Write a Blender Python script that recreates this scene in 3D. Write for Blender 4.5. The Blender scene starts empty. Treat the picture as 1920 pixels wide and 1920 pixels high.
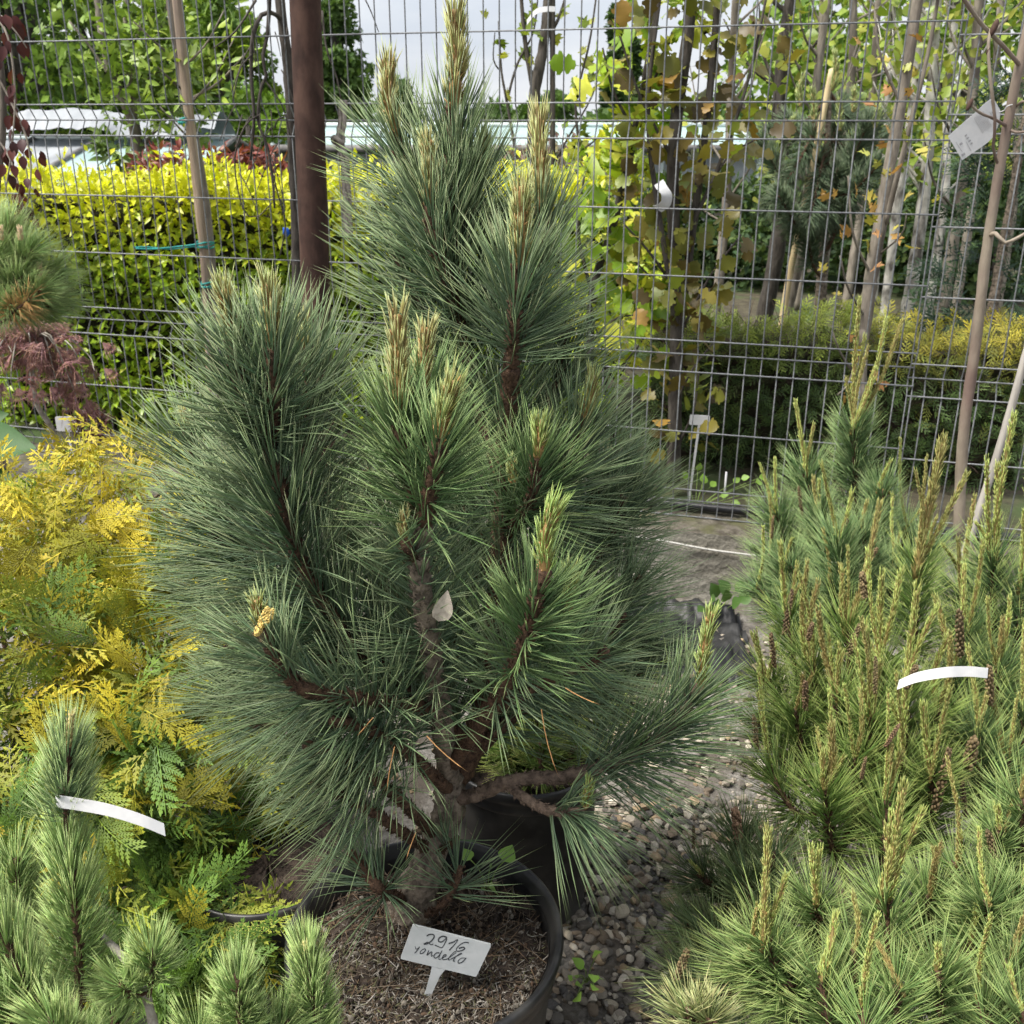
import bpy, math
import numpy as np
from mathutils import Vector, Matrix

# ------------------------------------------------------------------ camera
S = bpy.context.scene
C = S.collection
F = 1880.0                       # focal length in pixels of a 1920 px frame
PITCH = math.radians(21.5)
CAMZ = 1.5
cp, sp_ = math.cos(PITCH), math.sin(PITCH)
cam = bpy.data.cameras.new('camera')
cam.sensor_width = 36.0
cam.lens = 36.0 * F / 1920.0
cam.clip_start = 0.05
cam.clip_end = 500.0
cam.dof.use_dof = True
cam.dof.focus_distance = 1.45
cam.dof.aperture_fstop = 13.0
camo = bpy.data.objects.new('camera', cam)
camo.location = (0, 0, CAMZ)
camo.rotation_euler = (math.pi / 2 - PITCH, 0, 0)
C.objects.link(camo)
S.camera = camo

# ------------------------------------------------------------------ sky, sun, exposure
SUN_EL, SUN_AZ = math.radians(60), math.radians(-112)     # azimuth from +Y towards +X
W = bpy.data.worlds.new('World')
S.world = W
W.use_nodes = True
nt = W.node_tree
nt.nodes.clear()
out = nt.nodes.new('ShaderNodeOutputWorld')
bg = nt.nodes.new('ShaderNodeBackground')
sky = nt.nodes.new('ShaderNodeTexSky')
sky.sky_type = 'NISHITA'
sky.sun_disc = False
sky.sun_elevation = SUN_EL
sky.sun_rotation = SUN_AZ
sky.dust_density = 3.0
tc = nt.nodes.new('ShaderNodeTexCoord')
mp = nt.nodes.new('ShaderNodeMapping')
mp.inputs['Scale'].default_value = (1.0, 1.0, 3.2)
nz = nt.nodes.new('ShaderNodeTexNoise')
nz.inputs['Scale'].default_value = 2.6
nz.inputs['Detail'].default_value = 7.0
nz.inputs['Roughness'].default_value = 0.55
rp = nt.nodes.new('ShaderNodeValToRGB')
rp.color_ramp.elements[0].position = 0.36
rp.color_ramp.elements[0].color = (3.35, 3.6, 4.05, 1)
rp.color_ramp.elements[1].position = 0.66
rp.color_ramp.elements[1].color = (5.0, 5.05, 5.1, 1)
mx = nt.nodes.new('ShaderNodeMixRGB')
mx.inputs[0].default_value = 0.88
nt.links.new(tc.outputs['Generated'], mp.inputs[0])
nt.links.new(mp.outputs[0], nz.inputs['Vector'])
nt.links.new(nz.outputs['Fac'], rp.inputs[0])
nt.links.new(sky.outputs[0], mx.inputs[1])
nt.links.new(rp.outputs[0], mx.inputs[2])
nt.links.new(mx.outputs[0], bg.inputs['Color'])
bg.inputs['Strength'].default_value = 0.1
nt.links.new(bg.outputs[0], out.inputs[0])

sl = bpy.data.lights.new('sun', 'SUN')
sl.energy = 3.4
sl.angle = math.radians(24)
sl.color = (1.0, 0.95, 0.88)
so = bpy.data.objects.new('sun', sl)
sd = Vector((math.sin(SUN_AZ) * math.cos(SUN_EL), math.cos(SUN_AZ) * math.cos(SUN_EL), math.sin(SUN_EL)))
so.rotation_euler = sd.to_track_quat('Z', 'Y').to_euler()
so.location = (0, 0, 20)
C.objects.link(so)

S.view_settings.view_transform = 'Standard'
S.view_settings.look = 'None'
S.view_settings.gamma = 1.0
S.view_settings.exposure = 1.14
S.view_settings.use_curve_mapping = False
S.cycles.max_bounces = 4
S.cycles.diffuse_bounces = 2
S.cycles.use_adaptive_sampling = True
S.cycles.adaptive_threshold = 0.04
S.cycles.glossy_bounces = 2
S.cycles.transmission_bounces = 3
S.cycles.transparent_max_bounces = 4

# ------------------------------------------------------------------ helpers
def at(px, py, Y):
    """point seen at pixel (px, py) of the 1920 px frame, at forward distance Y"""
    a, b = (px - 960.0) / F, (960.0 - py) / F
    d = np.array([a, cp + b * sp_, -sp_ + b * cp])
    return np.array([0, 0, CAMZ]) + d * (Y / d[1])

def at_z(px, py, z):
    a, b = (px - 960.0) / F, (960.0 - py) / F
    d = np.array([a, cp + b * sp_, -sp_ + b * cp])
    return np.array([0, 0, CAMZ]) + d * ((z - CAMZ) / d[2])

def pix(P):
    """inverse of at(): pixel coordinates of points (n,3)"""
    P = np.atleast_2d(P) - np.array([0, 0, CAMZ])
    zc = P[:, 1] * cp - P[:, 2] * sp_
    yc = P[:, 1] * sp_ + P[:, 2] * cp
    return np.stack([960 + F * P[:, 0] / zc, 960 - F * yc / zc], 1)

def pts(*l):
    return np.array([at(*p) for p in l])

ORG = {}
def thing(name, label, cat, loc, group=None):
    o = bpy.data.objects.new(name, None)
    o.empty_display_size = 0.05
    o.location = [float(v) for v in loc]
    C.objects.link(o)
    ORG[o.name] = np.array(loc, float)
    tag(o, label, cat, group)
    return o

def tag(o, label, cat, group=None):
    o['label'] = label
    o['category'] = cat
    if group:
        o['group'] = group

class MB:
    """collects vertices, triangles, quads and colours of ONE part"""
    def __init__(s):
        s.V, s.T, s.Q, s.K, s.n = [], [], [], [], 0
    def add(s, V, T=None, Q=None, col=(1, 1, 1)):
        V = np.asarray(V, float).reshape(-1, 3)
        s.V.append(V)
        if T is not None and len(T):
            s.T.append(np.asarray(T, np.int64).reshape(-1, 3) + s.n)
        if Q is not None and len(Q):
            s.Q.append(np.asarray(Q, np.int64).reshape(-1, 4) + s.n)
        col = np.asarray(col, float)
        if col.ndim == 1:
            col = np.broadcast_to(col, (len(V), 3))
        s.K.append(col)
        s.n += len(V)
        return s
    def data(s):
        V = np.concatenate(s.V)
        T = np.concatenate(s.T) if s.T else np.zeros((0, 3), np.int64)
        Q = np.concatenate(s.Q) if s.Q else np.zeros((0, 4), np.int64)
        return V, T, Q, np.concatenate(s.K)
    def mesh(s, name, mat, org=(0, 0, 0), smooth=True):
        V, T, Q, K = s.data()
        me = bpy.data.meshes.new(name)
        me.vertices.add(len(V))
        me.vertices.foreach_set('co', (V - np.asarray(org)).astype(np.float32).ravel())
        nl = T.size + Q.size
        me.loops.add(nl)
        me.loops.foreach_set('vertex_index', np.concatenate([T.ravel(), Q.ravel()]).astype(np.int32))
        npoly = len(T) + len(Q)
        me.polygons.add(npoly)
        st = np.concatenate([np.arange(len(T)) * 3, T.size + np.arange(len(Q)) * 4]).astype(np.int32)
        me.polygons.foreach_set('loop_start', st)
        me.polygons.foreach_set('use_smooth', np.full(npoly, smooth))
        a = me.attributes.new('Col', 'FLOAT_COLOR', 'POINT')
        a.data.foreach_set('color', np.concatenate([K, np.ones((len(K), 1))], 1).astype(np.float32).ravel())
        me.update(calc_edges=True)
        if mat is not None:
            me.materials.append(mat)
        return me
    def build(s, name, mat, parent=None, loc=None, kind=None, smooth=True):
        if parent is not None:
            org = ORG[parent.name]
        else:
            org = np.array(loc if loc is not None else (0, 0, 0), float)
        o = bpy.data.objects.new(name, s.mesh(name, mat, org, smooth))
        C.objects.link(o)
        if parent is not None:
            o.parent = parent
        else:
            o.location = [float(v) for v in org]
        ORG[o.name] = org
        if kind:
            o['kind'] = kind
        return o

def unit(v):
    v = np.asarray(v, float)
    return v / np.maximum(np.linalg.norm(v, axis=-1, keepdims=True), 1e-9)

def spline(P, n):
    P = np.asarray(P, float)
    k = len(P)
    if k == 2:
        t = np.linspace(0, 1, n)[:, None]
        return P[0] * (1 - t) + P[1] * t
    E = np.concatenate([[2 * P[0] - P[1]], P, [2 * P[-1] - P[-2]]])
    u = np.linspace(0, k - 1 - 1e-6, max(n * 4, 40))
    i = u.astype(int)
    f = (u - i)[:, None]
    a, b, c, d = E[i], E[i + 1], E[i + 2], E[i + 3]
    Q = 0.5 * (2 * b + (c - a) * f + (2 * a - 5 * b + 4 * c - d) * f ** 2 + (3 * b - a - 3 * c + d) * f ** 3)
    L = np.concatenate([[0], np.cumsum(np.linalg.norm(np.diff(Q, axis=0), axis=1))])
    s = np.linspace(0, L[-1], n)
    return np.stack([np.interp(s, L, Q[:, j]) for j in range(3)], 1)

def frames(P):
    T = unit(np.gradient(P, axis=0))
    ref = np.array([0.31, 0.17, 0.93])
    if abs(T.mean(0) @ ref) > 0.9 * np.linalg.norm(T.mean(0)) + 1e-9:
        ref = np.array([0.9, -0.3, 0.1])
    U = unit(np.cross(T, ref))
    return T, U, np.cross(T, U)

def tube(mb, P, r0, r1, sides=8, col=(1, 1, 1), bump=0.0, rng=None, n=None, prof=None, cap=True):
    P = np.asarray(P, float)
    if n:
        P = spline(P, n)
    m = len(P)
    T, U, Vv = frames(P)
    t = np.linspace(0, 1, m)
    r = r0 + (r1 - r0) * t
    if prof is not None:
        r = r * prof(t)
    a = np.arange(sides) / sides * 2 * math.pi
    R = np.broadcast_to(r[:, None], (m, sides)).copy()
    if bump and rng is not None:
        R *= 1 + bump * rng.standard_normal((m, sides))
    X = P[:, None] + R[..., None] * (np.cos(a)[None, :, None] * U[:, None] + np.sin(a)[None, :, None] * Vv[:, None])
    i = np.arange(m - 1)[:, None] * sides
    j = np.arange(sides)[None]
    j2 = (j + 1) % sides
    Q = np.stack([i + j, i + j2, i + sides + j2, i + sides + j], -1).reshape(-1, 4)
    X = X.reshape(-1, 3)
    if cap:
        X = np.concatenate([X, P[:1] - T[:1] * r[0] * .2, P[-1:] + T[-1:] * r[-1] * .5])
        jj = np.arange(sides)
        k = (jj + 1) % sides
        T1 = np.stack([np.full(sides, m * sides), k, jj], 1)
        b = (m - 1) * sides
        T2 = np.stack([np.full(sides, m * sides + 1), b + jj, b + k], 1)
        mb.add(X, np.concatenate([T1, T2]), Q, col)
    else:
        mb.add(X, None, Q, col)
    return mb

def lathe(mb, prof, ctr, sides=48, col=(1, 1, 1)):
    prof = np.asarray(prof, float)
    a = np.arange(sides) / sides * 2 * math.pi
    X = np.stack([prof[:, :1] * np.cos(a), prof[:, :1] * np.sin(a), np.repeat(prof[:, 1:], sides, 1)], -1).reshape(-1, 3)
    m = len(prof)
    i = np.arange(m - 1)[:, None] * sides
    j = np.arange(sides)[None]
    j2 = (j + 1) % sides
    Q = np.stack([i + j, i + j2, i + sides + j2, i + sides + j], -1).reshape(-1, 4)
    return mb.add(X + np.asarray(ctr), None, Q, col)

def box(mb, lo, hi, col=(1, 1, 1), M=None):
    x0, y0, z0 = lo
    x1, y1, z1 = hi
    V = np.array([[x0, y0, z0], [x1, y0, z0], [x1, y1, z0], [x0, y1, z0], [x0, y0, z1], [x1, y0, z1], [x1, y1, z1], [x0, y1, z1]], float)
    Q = [[3, 2, 1, 0], [4, 5, 6, 7], [0, 1, 5, 4], [1, 2, 6, 5], [2, 3, 7, 6], [3, 0, 4, 7]]
    if M is not None:
        V = V @ np.asarray(M)[:3, :3].T + np.asarray(M)[:3, 3]
    return mb.add(V, None, Q, col)

def slab(mb, P2, fn, thick, col=(1, 1, 1)):
    """closed plate: outline P2 (2D) mapped by fn to 3D, extruded by vector thick"""
    A = np.array([fn(*p) for p in P2])
    n = len(A)
    B = A + np.asarray(thick)
    ca, cb = A.mean(0), B.mean(0)
    i = np.arange(n)
    k = (i + 1) % n
    V = np.concatenate([A, B, [ca], [cb]])
    T = np.concatenate([np.stack([np.full(n, 2 * n), i, k], 1), np.stack([np.full(n, 2 * n + 1), n + k, n + i], 1)])
    Q = np.stack([i, n + i, n + k, k], 1)
    return mb.add(V, T, Q, col)

def needles(mb, B, D, L, R, bend, col, tip=None, segs=3, taper=0.25):
    """thin three-sided needles; all arguments are per-needle arrays"""
    n = len(B)
    if n == 0:
        return mb
    D = unit(D)
    L = np.broadcast_to(np.asarray(L, float), (n,))
    R = np.broadcast_to(np.asarray(R, float), (n,))
    col = np.broadcast_to(np.asarray(col, float), (n, 3))
    tip = col if tip is None else np.broadcast_to(np.asarray(tip, float), (n, 3))
    ref = np.where(np.abs(D[:, 2:3]) > 0.85, np.array([[1., 0, 0]]), np.array([[0, 0, 1.]]))
    U = unit(np.cross(D, ref))
    Vv = np.cross(D, U)
    t = np.linspace(0, 1, segs + 1)
    cen = B[:, None] + D[:, None] * (L[:, None] * t)[..., None] + bend[:, None] * (L[:, None] * t ** 2)[..., None]
    rr = (1 - taper * t)[None] * R[:, None]
    a = np.array([0, 2.0944, 4.1888])
    ring = cen[:, :segs, None] + rr[:, :segs, None, None] * (np.cos(a)[None, None, :, None] * U[:, None, None] + np.sin(a)[None, None, :, None] * Vv[:, None, None])
    V = np.concatenate([ring.reshape(n, segs * 3, 3), cen[:, segs:segs + 1]], 1)
    w = np.concatenate([np.repeat(t[:segs], 3), [1.0]])
    w = np.clip((w - 0.45) / 0.55, 0, 1)[None, :, None]
    K = col[:, None] * (1 - w) + tip[:, None] * w
    nv = segs * 3 + 1
    q = []
    for s in range(segs - 1):
        for j in range(3):
            j2 = (j + 1) % 3
            q.append([s * 3 + j, s * 3 + j2, s * 3 + 3 + j2, s * 3 + 3 + j])
    b = (segs - 1) * 3
    tr = [[b + j, b + (j + 1) % 3, nv - 1] for j in range(3)]
    off = (np.arange(n) * nv)[:, None, None]
    Q = (np.array(q)[None] + off).reshape(-1, 4) if q else None
    T = (np.array(tr)[None] + off).reshape(-1, 3)
    return mb.add(V.reshape(-1, 3), T, Q, K.reshape(-1, 3))

def jit(rng, col, n, v=0.2, h=0.06):
    """albedo variation from needle to needle / leaf to leaf"""
    c = np.asarray(col, float)[None] * (1 + v * rng.uniform(-1, 1, (n, 1))) * (1 + h * rng.standard_normal((n, 3)))
    return np.clip(c, 0.004, 0.95)

def brush(mb, P, s0, s1, count, ln, a0, a1, R, col, tip, rng, droop=0.05, curl=0.1, up=0.0, segs=3, pair=2, hv=0.2, rs=0.004, short=0.0):
    """needles in fascicles along a stem polyline P between fractions s0..s1"""
    P = spline(P, 60)
    T, U, Vv = frames(P)
    s = rng.uniform(s0, s1, count)
    q = (s - s0) / max(s1 - s0, 1e-6)
    f = s * 59
    i = np.minimum(f.astype(int), 58)
    g = (f - i)[:, None]
    B = P[i] * (1 - g) + P[i + 1] * g
    Tt = unit(T[i] * (1 - g) + T[i + 1] * g)
    az = rng.uniform(0, 2 * math.pi, count)
    rad = U[i] * np.cos(az)[:, None] + Vv[i] * np.sin(az)[:, None]
    ang = np.radians(a0 + (a1 - a0) * q + 6.5 * rng.standard_normal(count))
    D = Tt * np.cos(ang)[:, None] + rad * np.sin(ang)[:, None]
    D[:, 2] += up
    B = B + rad * rs
    L = ln * rng.uniform(0.78, 1.1, count) * (1 - short * q ** 3)
    for _ in range(pair):
        Dn = unit(D + 0.05 * rng.standard_normal((count, 3)))
        bend = Tt * curl * rng.uniform(0.2, 1.6, (count, 1)) + 0.045 * rng.standard_normal((count, 3))
        bend[:, 2] -= droop * rng.uniform(0.2, 1.8, count)
        needles(mb, B, Dn, L * rng.uniform(0.93, 1.05, count), R, bend, jit(rng, col, count, hv), jit(rng, tip, count, hv), segs)
    return mb

# leaf templates ------------------------------------------------------------
def leaf_simple(w=0.5, fold=0.18, curve=0.15, st=5):
    V, Q = [], []
    for k in range(st):
        t = k / (st - 1)
        h = w * 0.5 * math.sin(math.pi * min(1, t ** 0.8)) ** 0.9 if 0 < k < st - 1 else 0.012
        z = -curve * t * t
        V += [[-h, t, z + fold * h], [0, t, z], [h, t, z + fold * h]]
    for k in range(st - 1):
        b = 3 * k
        Q += [[b, b + 1, b + 4, b + 3], [b + 1, b + 2, b + 5, b + 4]]
    return np.array(V), np.zeros((0, 3), int), np.array(Q)

def leaf_tiny():
    V = np.array([[0, 0, 0], [-.3, .5, .06], [.3, .45, .06], [0, 1, -.1]])
    return V, np.array([[0, 3, 1], [0, 2, 3]]), np.zeros((0, 4), int)

def leaf_lobed(lobes, fold=0.2, curve=0.2):
    """half outline [(x,y)] mirrored about the midrib"""
    o = [(x, y) for x, y in lobes]
    n = len(o)
    V = [[0, y, -curve * y * y] for x, y in o]
    L = [[-x, y, fold * x * .6 - curve * y * y + .04 * math.sin(9 * y)] for x, y in o]
    Rr = [[x, y, fold * x * .6 - curve * y * y - .03 * math.sin(8 * y)] for x, y in o]
    V = np.array(V + L + Rr)
    Q = []
    for k in range(n - 1):
        Q += [[k, k + 1, n + k + 1, n + k], [k + 1, k, 2 * n + k, 2 * n + k + 1]]
    return V, np.zeros((0, 3), int), np.array(Q)

OAK = leaf_lobed([(.012, -.22), (.012, 0), (.16, .05), (.17, .17), (.33, .24), (.37, .36), (.25, .42), (.27, .50), (.43, .60), (.44, .72), (.30, .74), (.30, .84), (.20, .93), (.10, .95), (.002, 1.03)])
MAPLE = leaf_lobed([(.012, -.3), (.012, 0), (.30, -.06), (.50, .10), (.30, .20), (.62, .46), (.42, .50), (.20, .46), (.26, .72), (.14, .74), (.002, 1.0)])
PRIVET = leaf_simple(.5, .3, .18, 4)
ROUND = leaf_simple(.85, .25, .12, 6)
LANCE = leaf_simple(.34, .25, .25, 5)
TINY = leaf_tiny()
PRIVET_LO = (np.array([[0, 0, 0], [-.24, .45, .08], [0, .5, -.02], [.24, .45, .08], [0, 1, -.14]]), np.array([[0, 2, 1], [0, 3, 2], [1, 2, 4], [2, 3, 4]]), np.zeros((0, 4), int))

def spray_template(seed, n_side=17, sub=8, wd=1.0, lite=False):
    """flat scale-leaf spray of an arborvitae; length 1 along +Y"""
    rng = np.random.default_rng(seed)
    mb = MB()
    def seg(p, d, L, w, z, c):
        d = d / np.linalg.norm(d)
        x = np.array([d[1], -d[0]])
        a = [p, p + d * L * .45 + x * w, p + d * L * .45 - x * w, p + d * L]
        zz = [z(a[0]), z(a[1]) + .006, z(a[2]) + .006, z(a[3])]
        V = [[q[0], q[1], h] for q, h in zip(a, zz)]
        if lite:
            mb.add(V, [[0, 1, 3], [0, 3, 2]], None, c)
            return
        V.append([*(p + d * L * .45), z(p) - .012])
        mb.add(V, [[0, 4, 2], [4, 3, 2], [0, 1, 4], [4, 1, 3]], None, c)
    ph = rng.uniform(0, 6)
    zf = lambda p: -.28 * p[1] ** 2 + .05 * math.sin(5 * p[0] + ph) - .35 * abs(p[0]) ** 1.6
    bend = rng.uniform(-.25, .25)
    ax = lambda t: np.array([bend * t * t * .5, t])
    for k in range(8):
        seg(ax(k / 8), ax((k + 1) / 8) - ax(k / 8), .17, .011, zf, (.9, .9, .8))
    for k in range(n_side):
        t = .06 + .9 * k / n_side
        sgn = 1 if k % 2 else -1
        L = (.32 * (1 - t) ** .75 + .08) * rng.uniform(.7, 1.2)
        if t < .2:
            L *= .7
        ang = math.radians(rng.uniform(36, 52))
        d0 = np.array([sgn * math.sin(ang), math.cos(ang)])
        p0 = ax(t)
        m = max(2, int(sub * L / .36))
        for j in range(m + 1):
            f = j / (m + 1)
            p = p0 + d0 * L * f + np.array([0, .12 * L * f * f])
            tipc = (.62 + .36 * t) * (.8 + .4 * f)
            seg(p, d0 + np.array([0, .25 * f]), L / m * 1.25, wd * (.0095 + .005 * rng.random()), zf, (tipc, tipc, .9))
            if j and L > .1:
                for s2 in (1, -1):
                    a2 = ang * sgn + s2 * math.radians(38)
                    d2 = np.array([math.sin(a2), math.cos(a2)])
                    seg(p, d2, L * .26 * (1.1 - f) + .024, .0115 * wd, zf, (tipc, tipc * .98, .85))
    return mb.data()

SPRAYS = [spray_template(s) for s in range(6)]
SPRAYS_LO = [spray_template(20 + s, 9, 4, 1.45, True) for s in range(4)]

def basis(d, nrm):
    y = unit(d)
    x = unit(np.cross(y, nrm))
    z = np.cross(x, y)
    return np.stack([x, y, z], -1)          # columns

def scatter(parent, name, temps, P, d, nrm, sc, col, mat, n_ind=0, rng=None, stuff_name=None, smooth=True, rest_temps=None):
    """the n_ind largest as parts that share mesh data, the rest joined into one stuff part"""
    n = len(P)
    R = basis(d, nrm)
    sc = np.broadcast_to(np.asarray(sc, float), (n,))
    rng = rng or np.random.default_rng(1)
    which = rng.integers(0, len(temps), n)
    uv = pix(P)
    vis = (uv[:, 0] > -20) & (uv[:, 0] < 1940) & (uv[:, 1] > -20) & (uv[:, 1] < 1940)
    key = sc / np.linalg.norm(P - np.array([0, 0, CAMZ]), axis=1) * np.where(vis, 1, .01)
    order = np.argsort(-key)
    ind, rest = order[:n_ind], order[n_ind:]
    org = ORG[parent.name]
    if len(ind):
        mes = []
        for tV in temps:
            b = MB()
            b.add(tV[0], tV[1], tV[2], tV[3] if len(tV) > 3 else (1, 1, 1))
            mes.append(b.mesh(name, mat, smooth=smooth))
        for i in ind:
            o = bpy.data.objects.new(name, mes[which[i]])
            M = Matrix.Identity(4)
            A = R[i] * sc[i]
            for r in range(3):
                for c in range(3):
                    M[r][c] = float(A[r, c])
                M[r][3] = float(P[i, r] - org[r])
            o.matrix_basis = M
            o.color = (float(col[i, 0]), float(col[i, 1]), float(col[i, 2]), 1)
            C.objects.link(o)
            o.parent = parent
    if len(rest):
        b = MB()
        if rest_temps:
            temps = rest_temps
            which = rng.integers(0, len(temps), n)
        for k, tV in enumerate(temps):
            ii = rest[which[rest] == k]
            if not len(ii):
                continue
            V0 = tV[0]
            m = len(V0)
            V = np.einsum('nij,vj->nvi', R[ii] * sc[ii][:, None, None], V0) + P[ii][:, None]
            off = (np.arange(len(ii)) * m)[:, None, None]
            T = (tV[1][None] + off).reshape(-1, 3) if len(tV[1]) else None
            Q = (tV[2][None] + off).reshape(-1, 4) if len(tV[2]) else None
            K = np.repeat(col[ii][:, None], m, 1)
            if len(tV) > 3:
                K = K * tV[3][None]
            b.add(V.reshape(-1, 3), T, Q, K.reshape(-1, 3))
        return b.build(stuff_name or name, mat, parent, kind='stuff', smooth=smooth)

# ------------------------------------------------------------------ materials
def newmat(name):
    m = bpy.data.materials.new(name)
    m.use_nodes = True
    t = m.node_tree
    b = t.nodes['Principled BSDF']
    return m, t, b

def foliage(name, rough=0.5, transl=0.0, spec=0.35, tcol=(1.1, 1.15, .5)):
    """base colour = mesh colour attribute x object colour, with small-scale mottling"""
    m, t, b = newmat(name)
    a = t.nodes.new('ShaderNodeAttribute')
    a.attribute_name = 'Col'
    oi = t.nodes.new('ShaderNodeObjectInfo')
    mu = t.nodes.new('ShaderNodeMixRGB')
    mu.blend_type = 'MULTIPLY'
    mu.inputs[0].default_value = 1
    t.links.new(a.outputs['Color'], mu.inputs[1])
    t.links.new(oi.outputs['Color'], mu.inputs[2])
    n = t.nodes.new('ShaderNodeTexNoise')
    n.inputs['Scale'].default_value = 60
    n.inputs['Detail'].default_value = 3
    co = t.nodes.new('ShaderNodeTexCoord')
    t.links.new(co.outputs['Object'], n.inputs['Vector'])
    r = t.nodes.new('ShaderNodeMapRange')
    r.inputs['To Min'].default_value = 0.72
    r.inputs['To Max'].default_value = 1.28
    t.links.new(n.outputs['Fac'], r.inputs['Value'])
    m2 = t.nodes.new('ShaderNodeMixRGB')
    m2.blend_type = 'MULTIPLY'
    m2.inputs[0].default_value = 1
    t.links.new(mu.outputs[0], m2.inputs[1])
    t.links.new(r.outputs[0], m2.inputs[2])
    t.links.new(m2.outputs[0], b.inputs['Base Color'])
    b.inputs['Roughness'].default_value = rough
    b.inputs['Specular IOR Level'].default_value = spec
    if transl:
        tr = t.nodes.new('ShaderNodeBsdfTranslucent')
        m3 = t.nodes.new('ShaderNodeMixRGB')
        m3.blend_type = 'MULTIPLY'
        m3.inputs[0].default_value = 1
        m3.inputs[2].default_value = (*tcol, 1)
        t.links.new(m2.outputs[0], m3.inputs[1])
        t.links.new(m3.outputs[0], tr.inputs['Color'])
        ms = t.nodes.new('ShaderNodeMixShader')
        ms.inputs[0].default_value = transl
        t.links.new(b.outputs[0], ms.inputs[1])
        t.links.new(tr.outputs[0], ms.inputs[2])
        t.links.new(ms.outputs[0], t.nodes['Material Output'].inputs['Surface'])
    return m

def surface(name, c1, c2, scale=20, rough=0.8, bump=0.3, bscale=None, detail=8, stretch=None, spec=0.3, c3=None, scale3=3, metal=0.0, dist=0.01, attr=False):
    """procedural two- or three-tone surface with noise relief"""
    m, t, b = newmat(name)
    co = t.nodes.new('ShaderNodeTexCoord')
    vec = co.outputs['Object']
    if stretch:
        mp = t.nodes.new('ShaderNodeMapping')
        mp.inputs['Scale'].default_value = stretch
        t.links.new(vec, mp.inputs[0])
        vec = mp.outputs[0]
    n = t.nodes.new('ShaderNodeTexNoise')
    n.inputs['Scale'].default_value = scale
    n.inputs['Detail'].default_value = detail
    n.inputs['Roughness'].default_value = 0.65
    t.links.new(vec, n.inputs['Vector'])
    r = t.nodes.new('ShaderNodeValToRGB')
    r.color_ramp.elements[0].position = 0.36
    r.color_ramp.elements[1].position = 0.64
    r.color_ramp.elements[0].color = (*c1, 1)
    r.color_ramp.elements[1].color = (*c2, 1)
    t.links.new(n.outputs['Fac'], r.inputs[0])
    col = r.outputs[0]
    if c3 is not None:
        n3 = t.nodes.new('ShaderNodeTexNoise')
        n3.inputs['Scale'].default_value = scale3
        n3.inputs['Detail'].default_value = 6
        t.links.new(vec, n3.inputs['Vector'])
        r3 = t.nodes.new('ShaderNodeValToRGB')
        r3.color_ramp.elements[0].position = 0.45
        r3.color_ramp.elements[1].position = 0.62
        r3.color_ramp.elements[0].color = (0, 0, 0, 1)
        r3.color_ramp.elements[1].color = (1, 1, 1, 1)
        t.links.new(n3.outputs['Fac'], r3.inputs[0])
        mm = t.nodes.new('ShaderNodeMixRGB')
        mm.inputs[2].default_value = (*c3, 1)
        t.links.new(r3.outputs[0], mm.inputs[0])
        t.links.new(col, mm.inputs[1])
        col = mm.outputs[0]
    if attr:
        a = t.nodes.new('ShaderNodeAttribute')
        a.attribute_name = 'Col'
        oi = t.nodes.new('ShaderNodeObjectInfo')
        mu = t.nodes.new('ShaderNodeMixRGB')
        mu.blend_type = 'MULTIPLY'
        mu.inputs[0].default_value = 1
        t.links.new(a.outputs['Color'], mu.inputs[1])
        t.links.new(oi.outputs['Color'], mu.inputs[2])
        m4 = t.nodes.new('ShaderNodeMixRGB')
        m4.blend_type = 'MULTIPLY'
        m4.inputs[0].default_value = 1
        t.links.new(mu.outputs[0], m4.inputs[1])
        t.links.new(col, m4.inputs[2])
        col = m4.outputs[0]
    t.links.new(col, b.inputs['Base Color'])
    b.inputs['Roughness'].default_value = rough
    b.inputs['Specular IOR Level'].default_value = spec
    b.inputs['Metallic'].default_value = metal
    if bump:
        nb = t.nodes.new('ShaderNodeTexNoise')
        nb.inputs['Scale'].default_value = bscale or scale * 2
        nb.inputs['Detail'].default_value = 8
        t.links.new(vec, nb.inputs['Vector'])
        bp = t.nodes.new('ShaderNodeBump')
        bp.inputs['Strength'].default_value = bump
        bp.inputs['Distance'].default_value = dist
        t.links.new(nb.outputs['Fac'], bp.inputs['Height'])
        t.links.new(bp.outputs[0], b.inputs['Normal'])
    return m

M_needle = foliage('needle', .48, 0, .22)
M_soft = foliage('soft_needle', .45, .15, .35)
M_leaf = foliage('leaf', .42, .3, .4)
M_waxy = foliage('waxy_leaf', .35, .3, .5)
M_scale = foliage('scale_leaf', .55, .25, .3, (1.1, 1.05, .4))
M_far = foliage('far_leaf', .6, .25, .25)
M_bark = surface('bark', (.07, .055, .043), (.27, .22, .17), 70, .9, .8, 110, dist=.006)
M_limb = surface('limb_bark', (.06, .042, .032), (.20, .145, .108), 80, .9, .8, 130, dist=.005)
M_bark_dark = surface('young_bark', (.03, .017, .012), (.13, .075, .045), 160, .85, .8, 240, dist=.004)
M_bark_grey = surface('grey_bark', (.16, .14, .115), (.33, .29, .24), 40, .9, .5, 80, stretch=(1, 1, .25), c3=(.10, .085, .07), scale3=9)
M_bark_black = surface('dark_bark', (.035, .03, .026), (.10, .088, .075), 40, .9, .6, 80, stretch=(1, 1, .3))
M_birch = surface('birch_bark', (.42, .40, .36), (.66, .64, .58), 12, .8, .3, 50, stretch=(1, 1, .5), c3=(.10, .09, .08), scale3=16)
M_twig = surface('pale_twig', (.20, .18, .15), (.40, .37, .32), 60, .85, .4, 120)
M_stake = surface('stake_wood', (.26, .19, .13), (.46, .37, .27), 25, .8, .3, 60, stretch=(3, 3, .2), c3=(.18, .14, .11), scale3=7)
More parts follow.
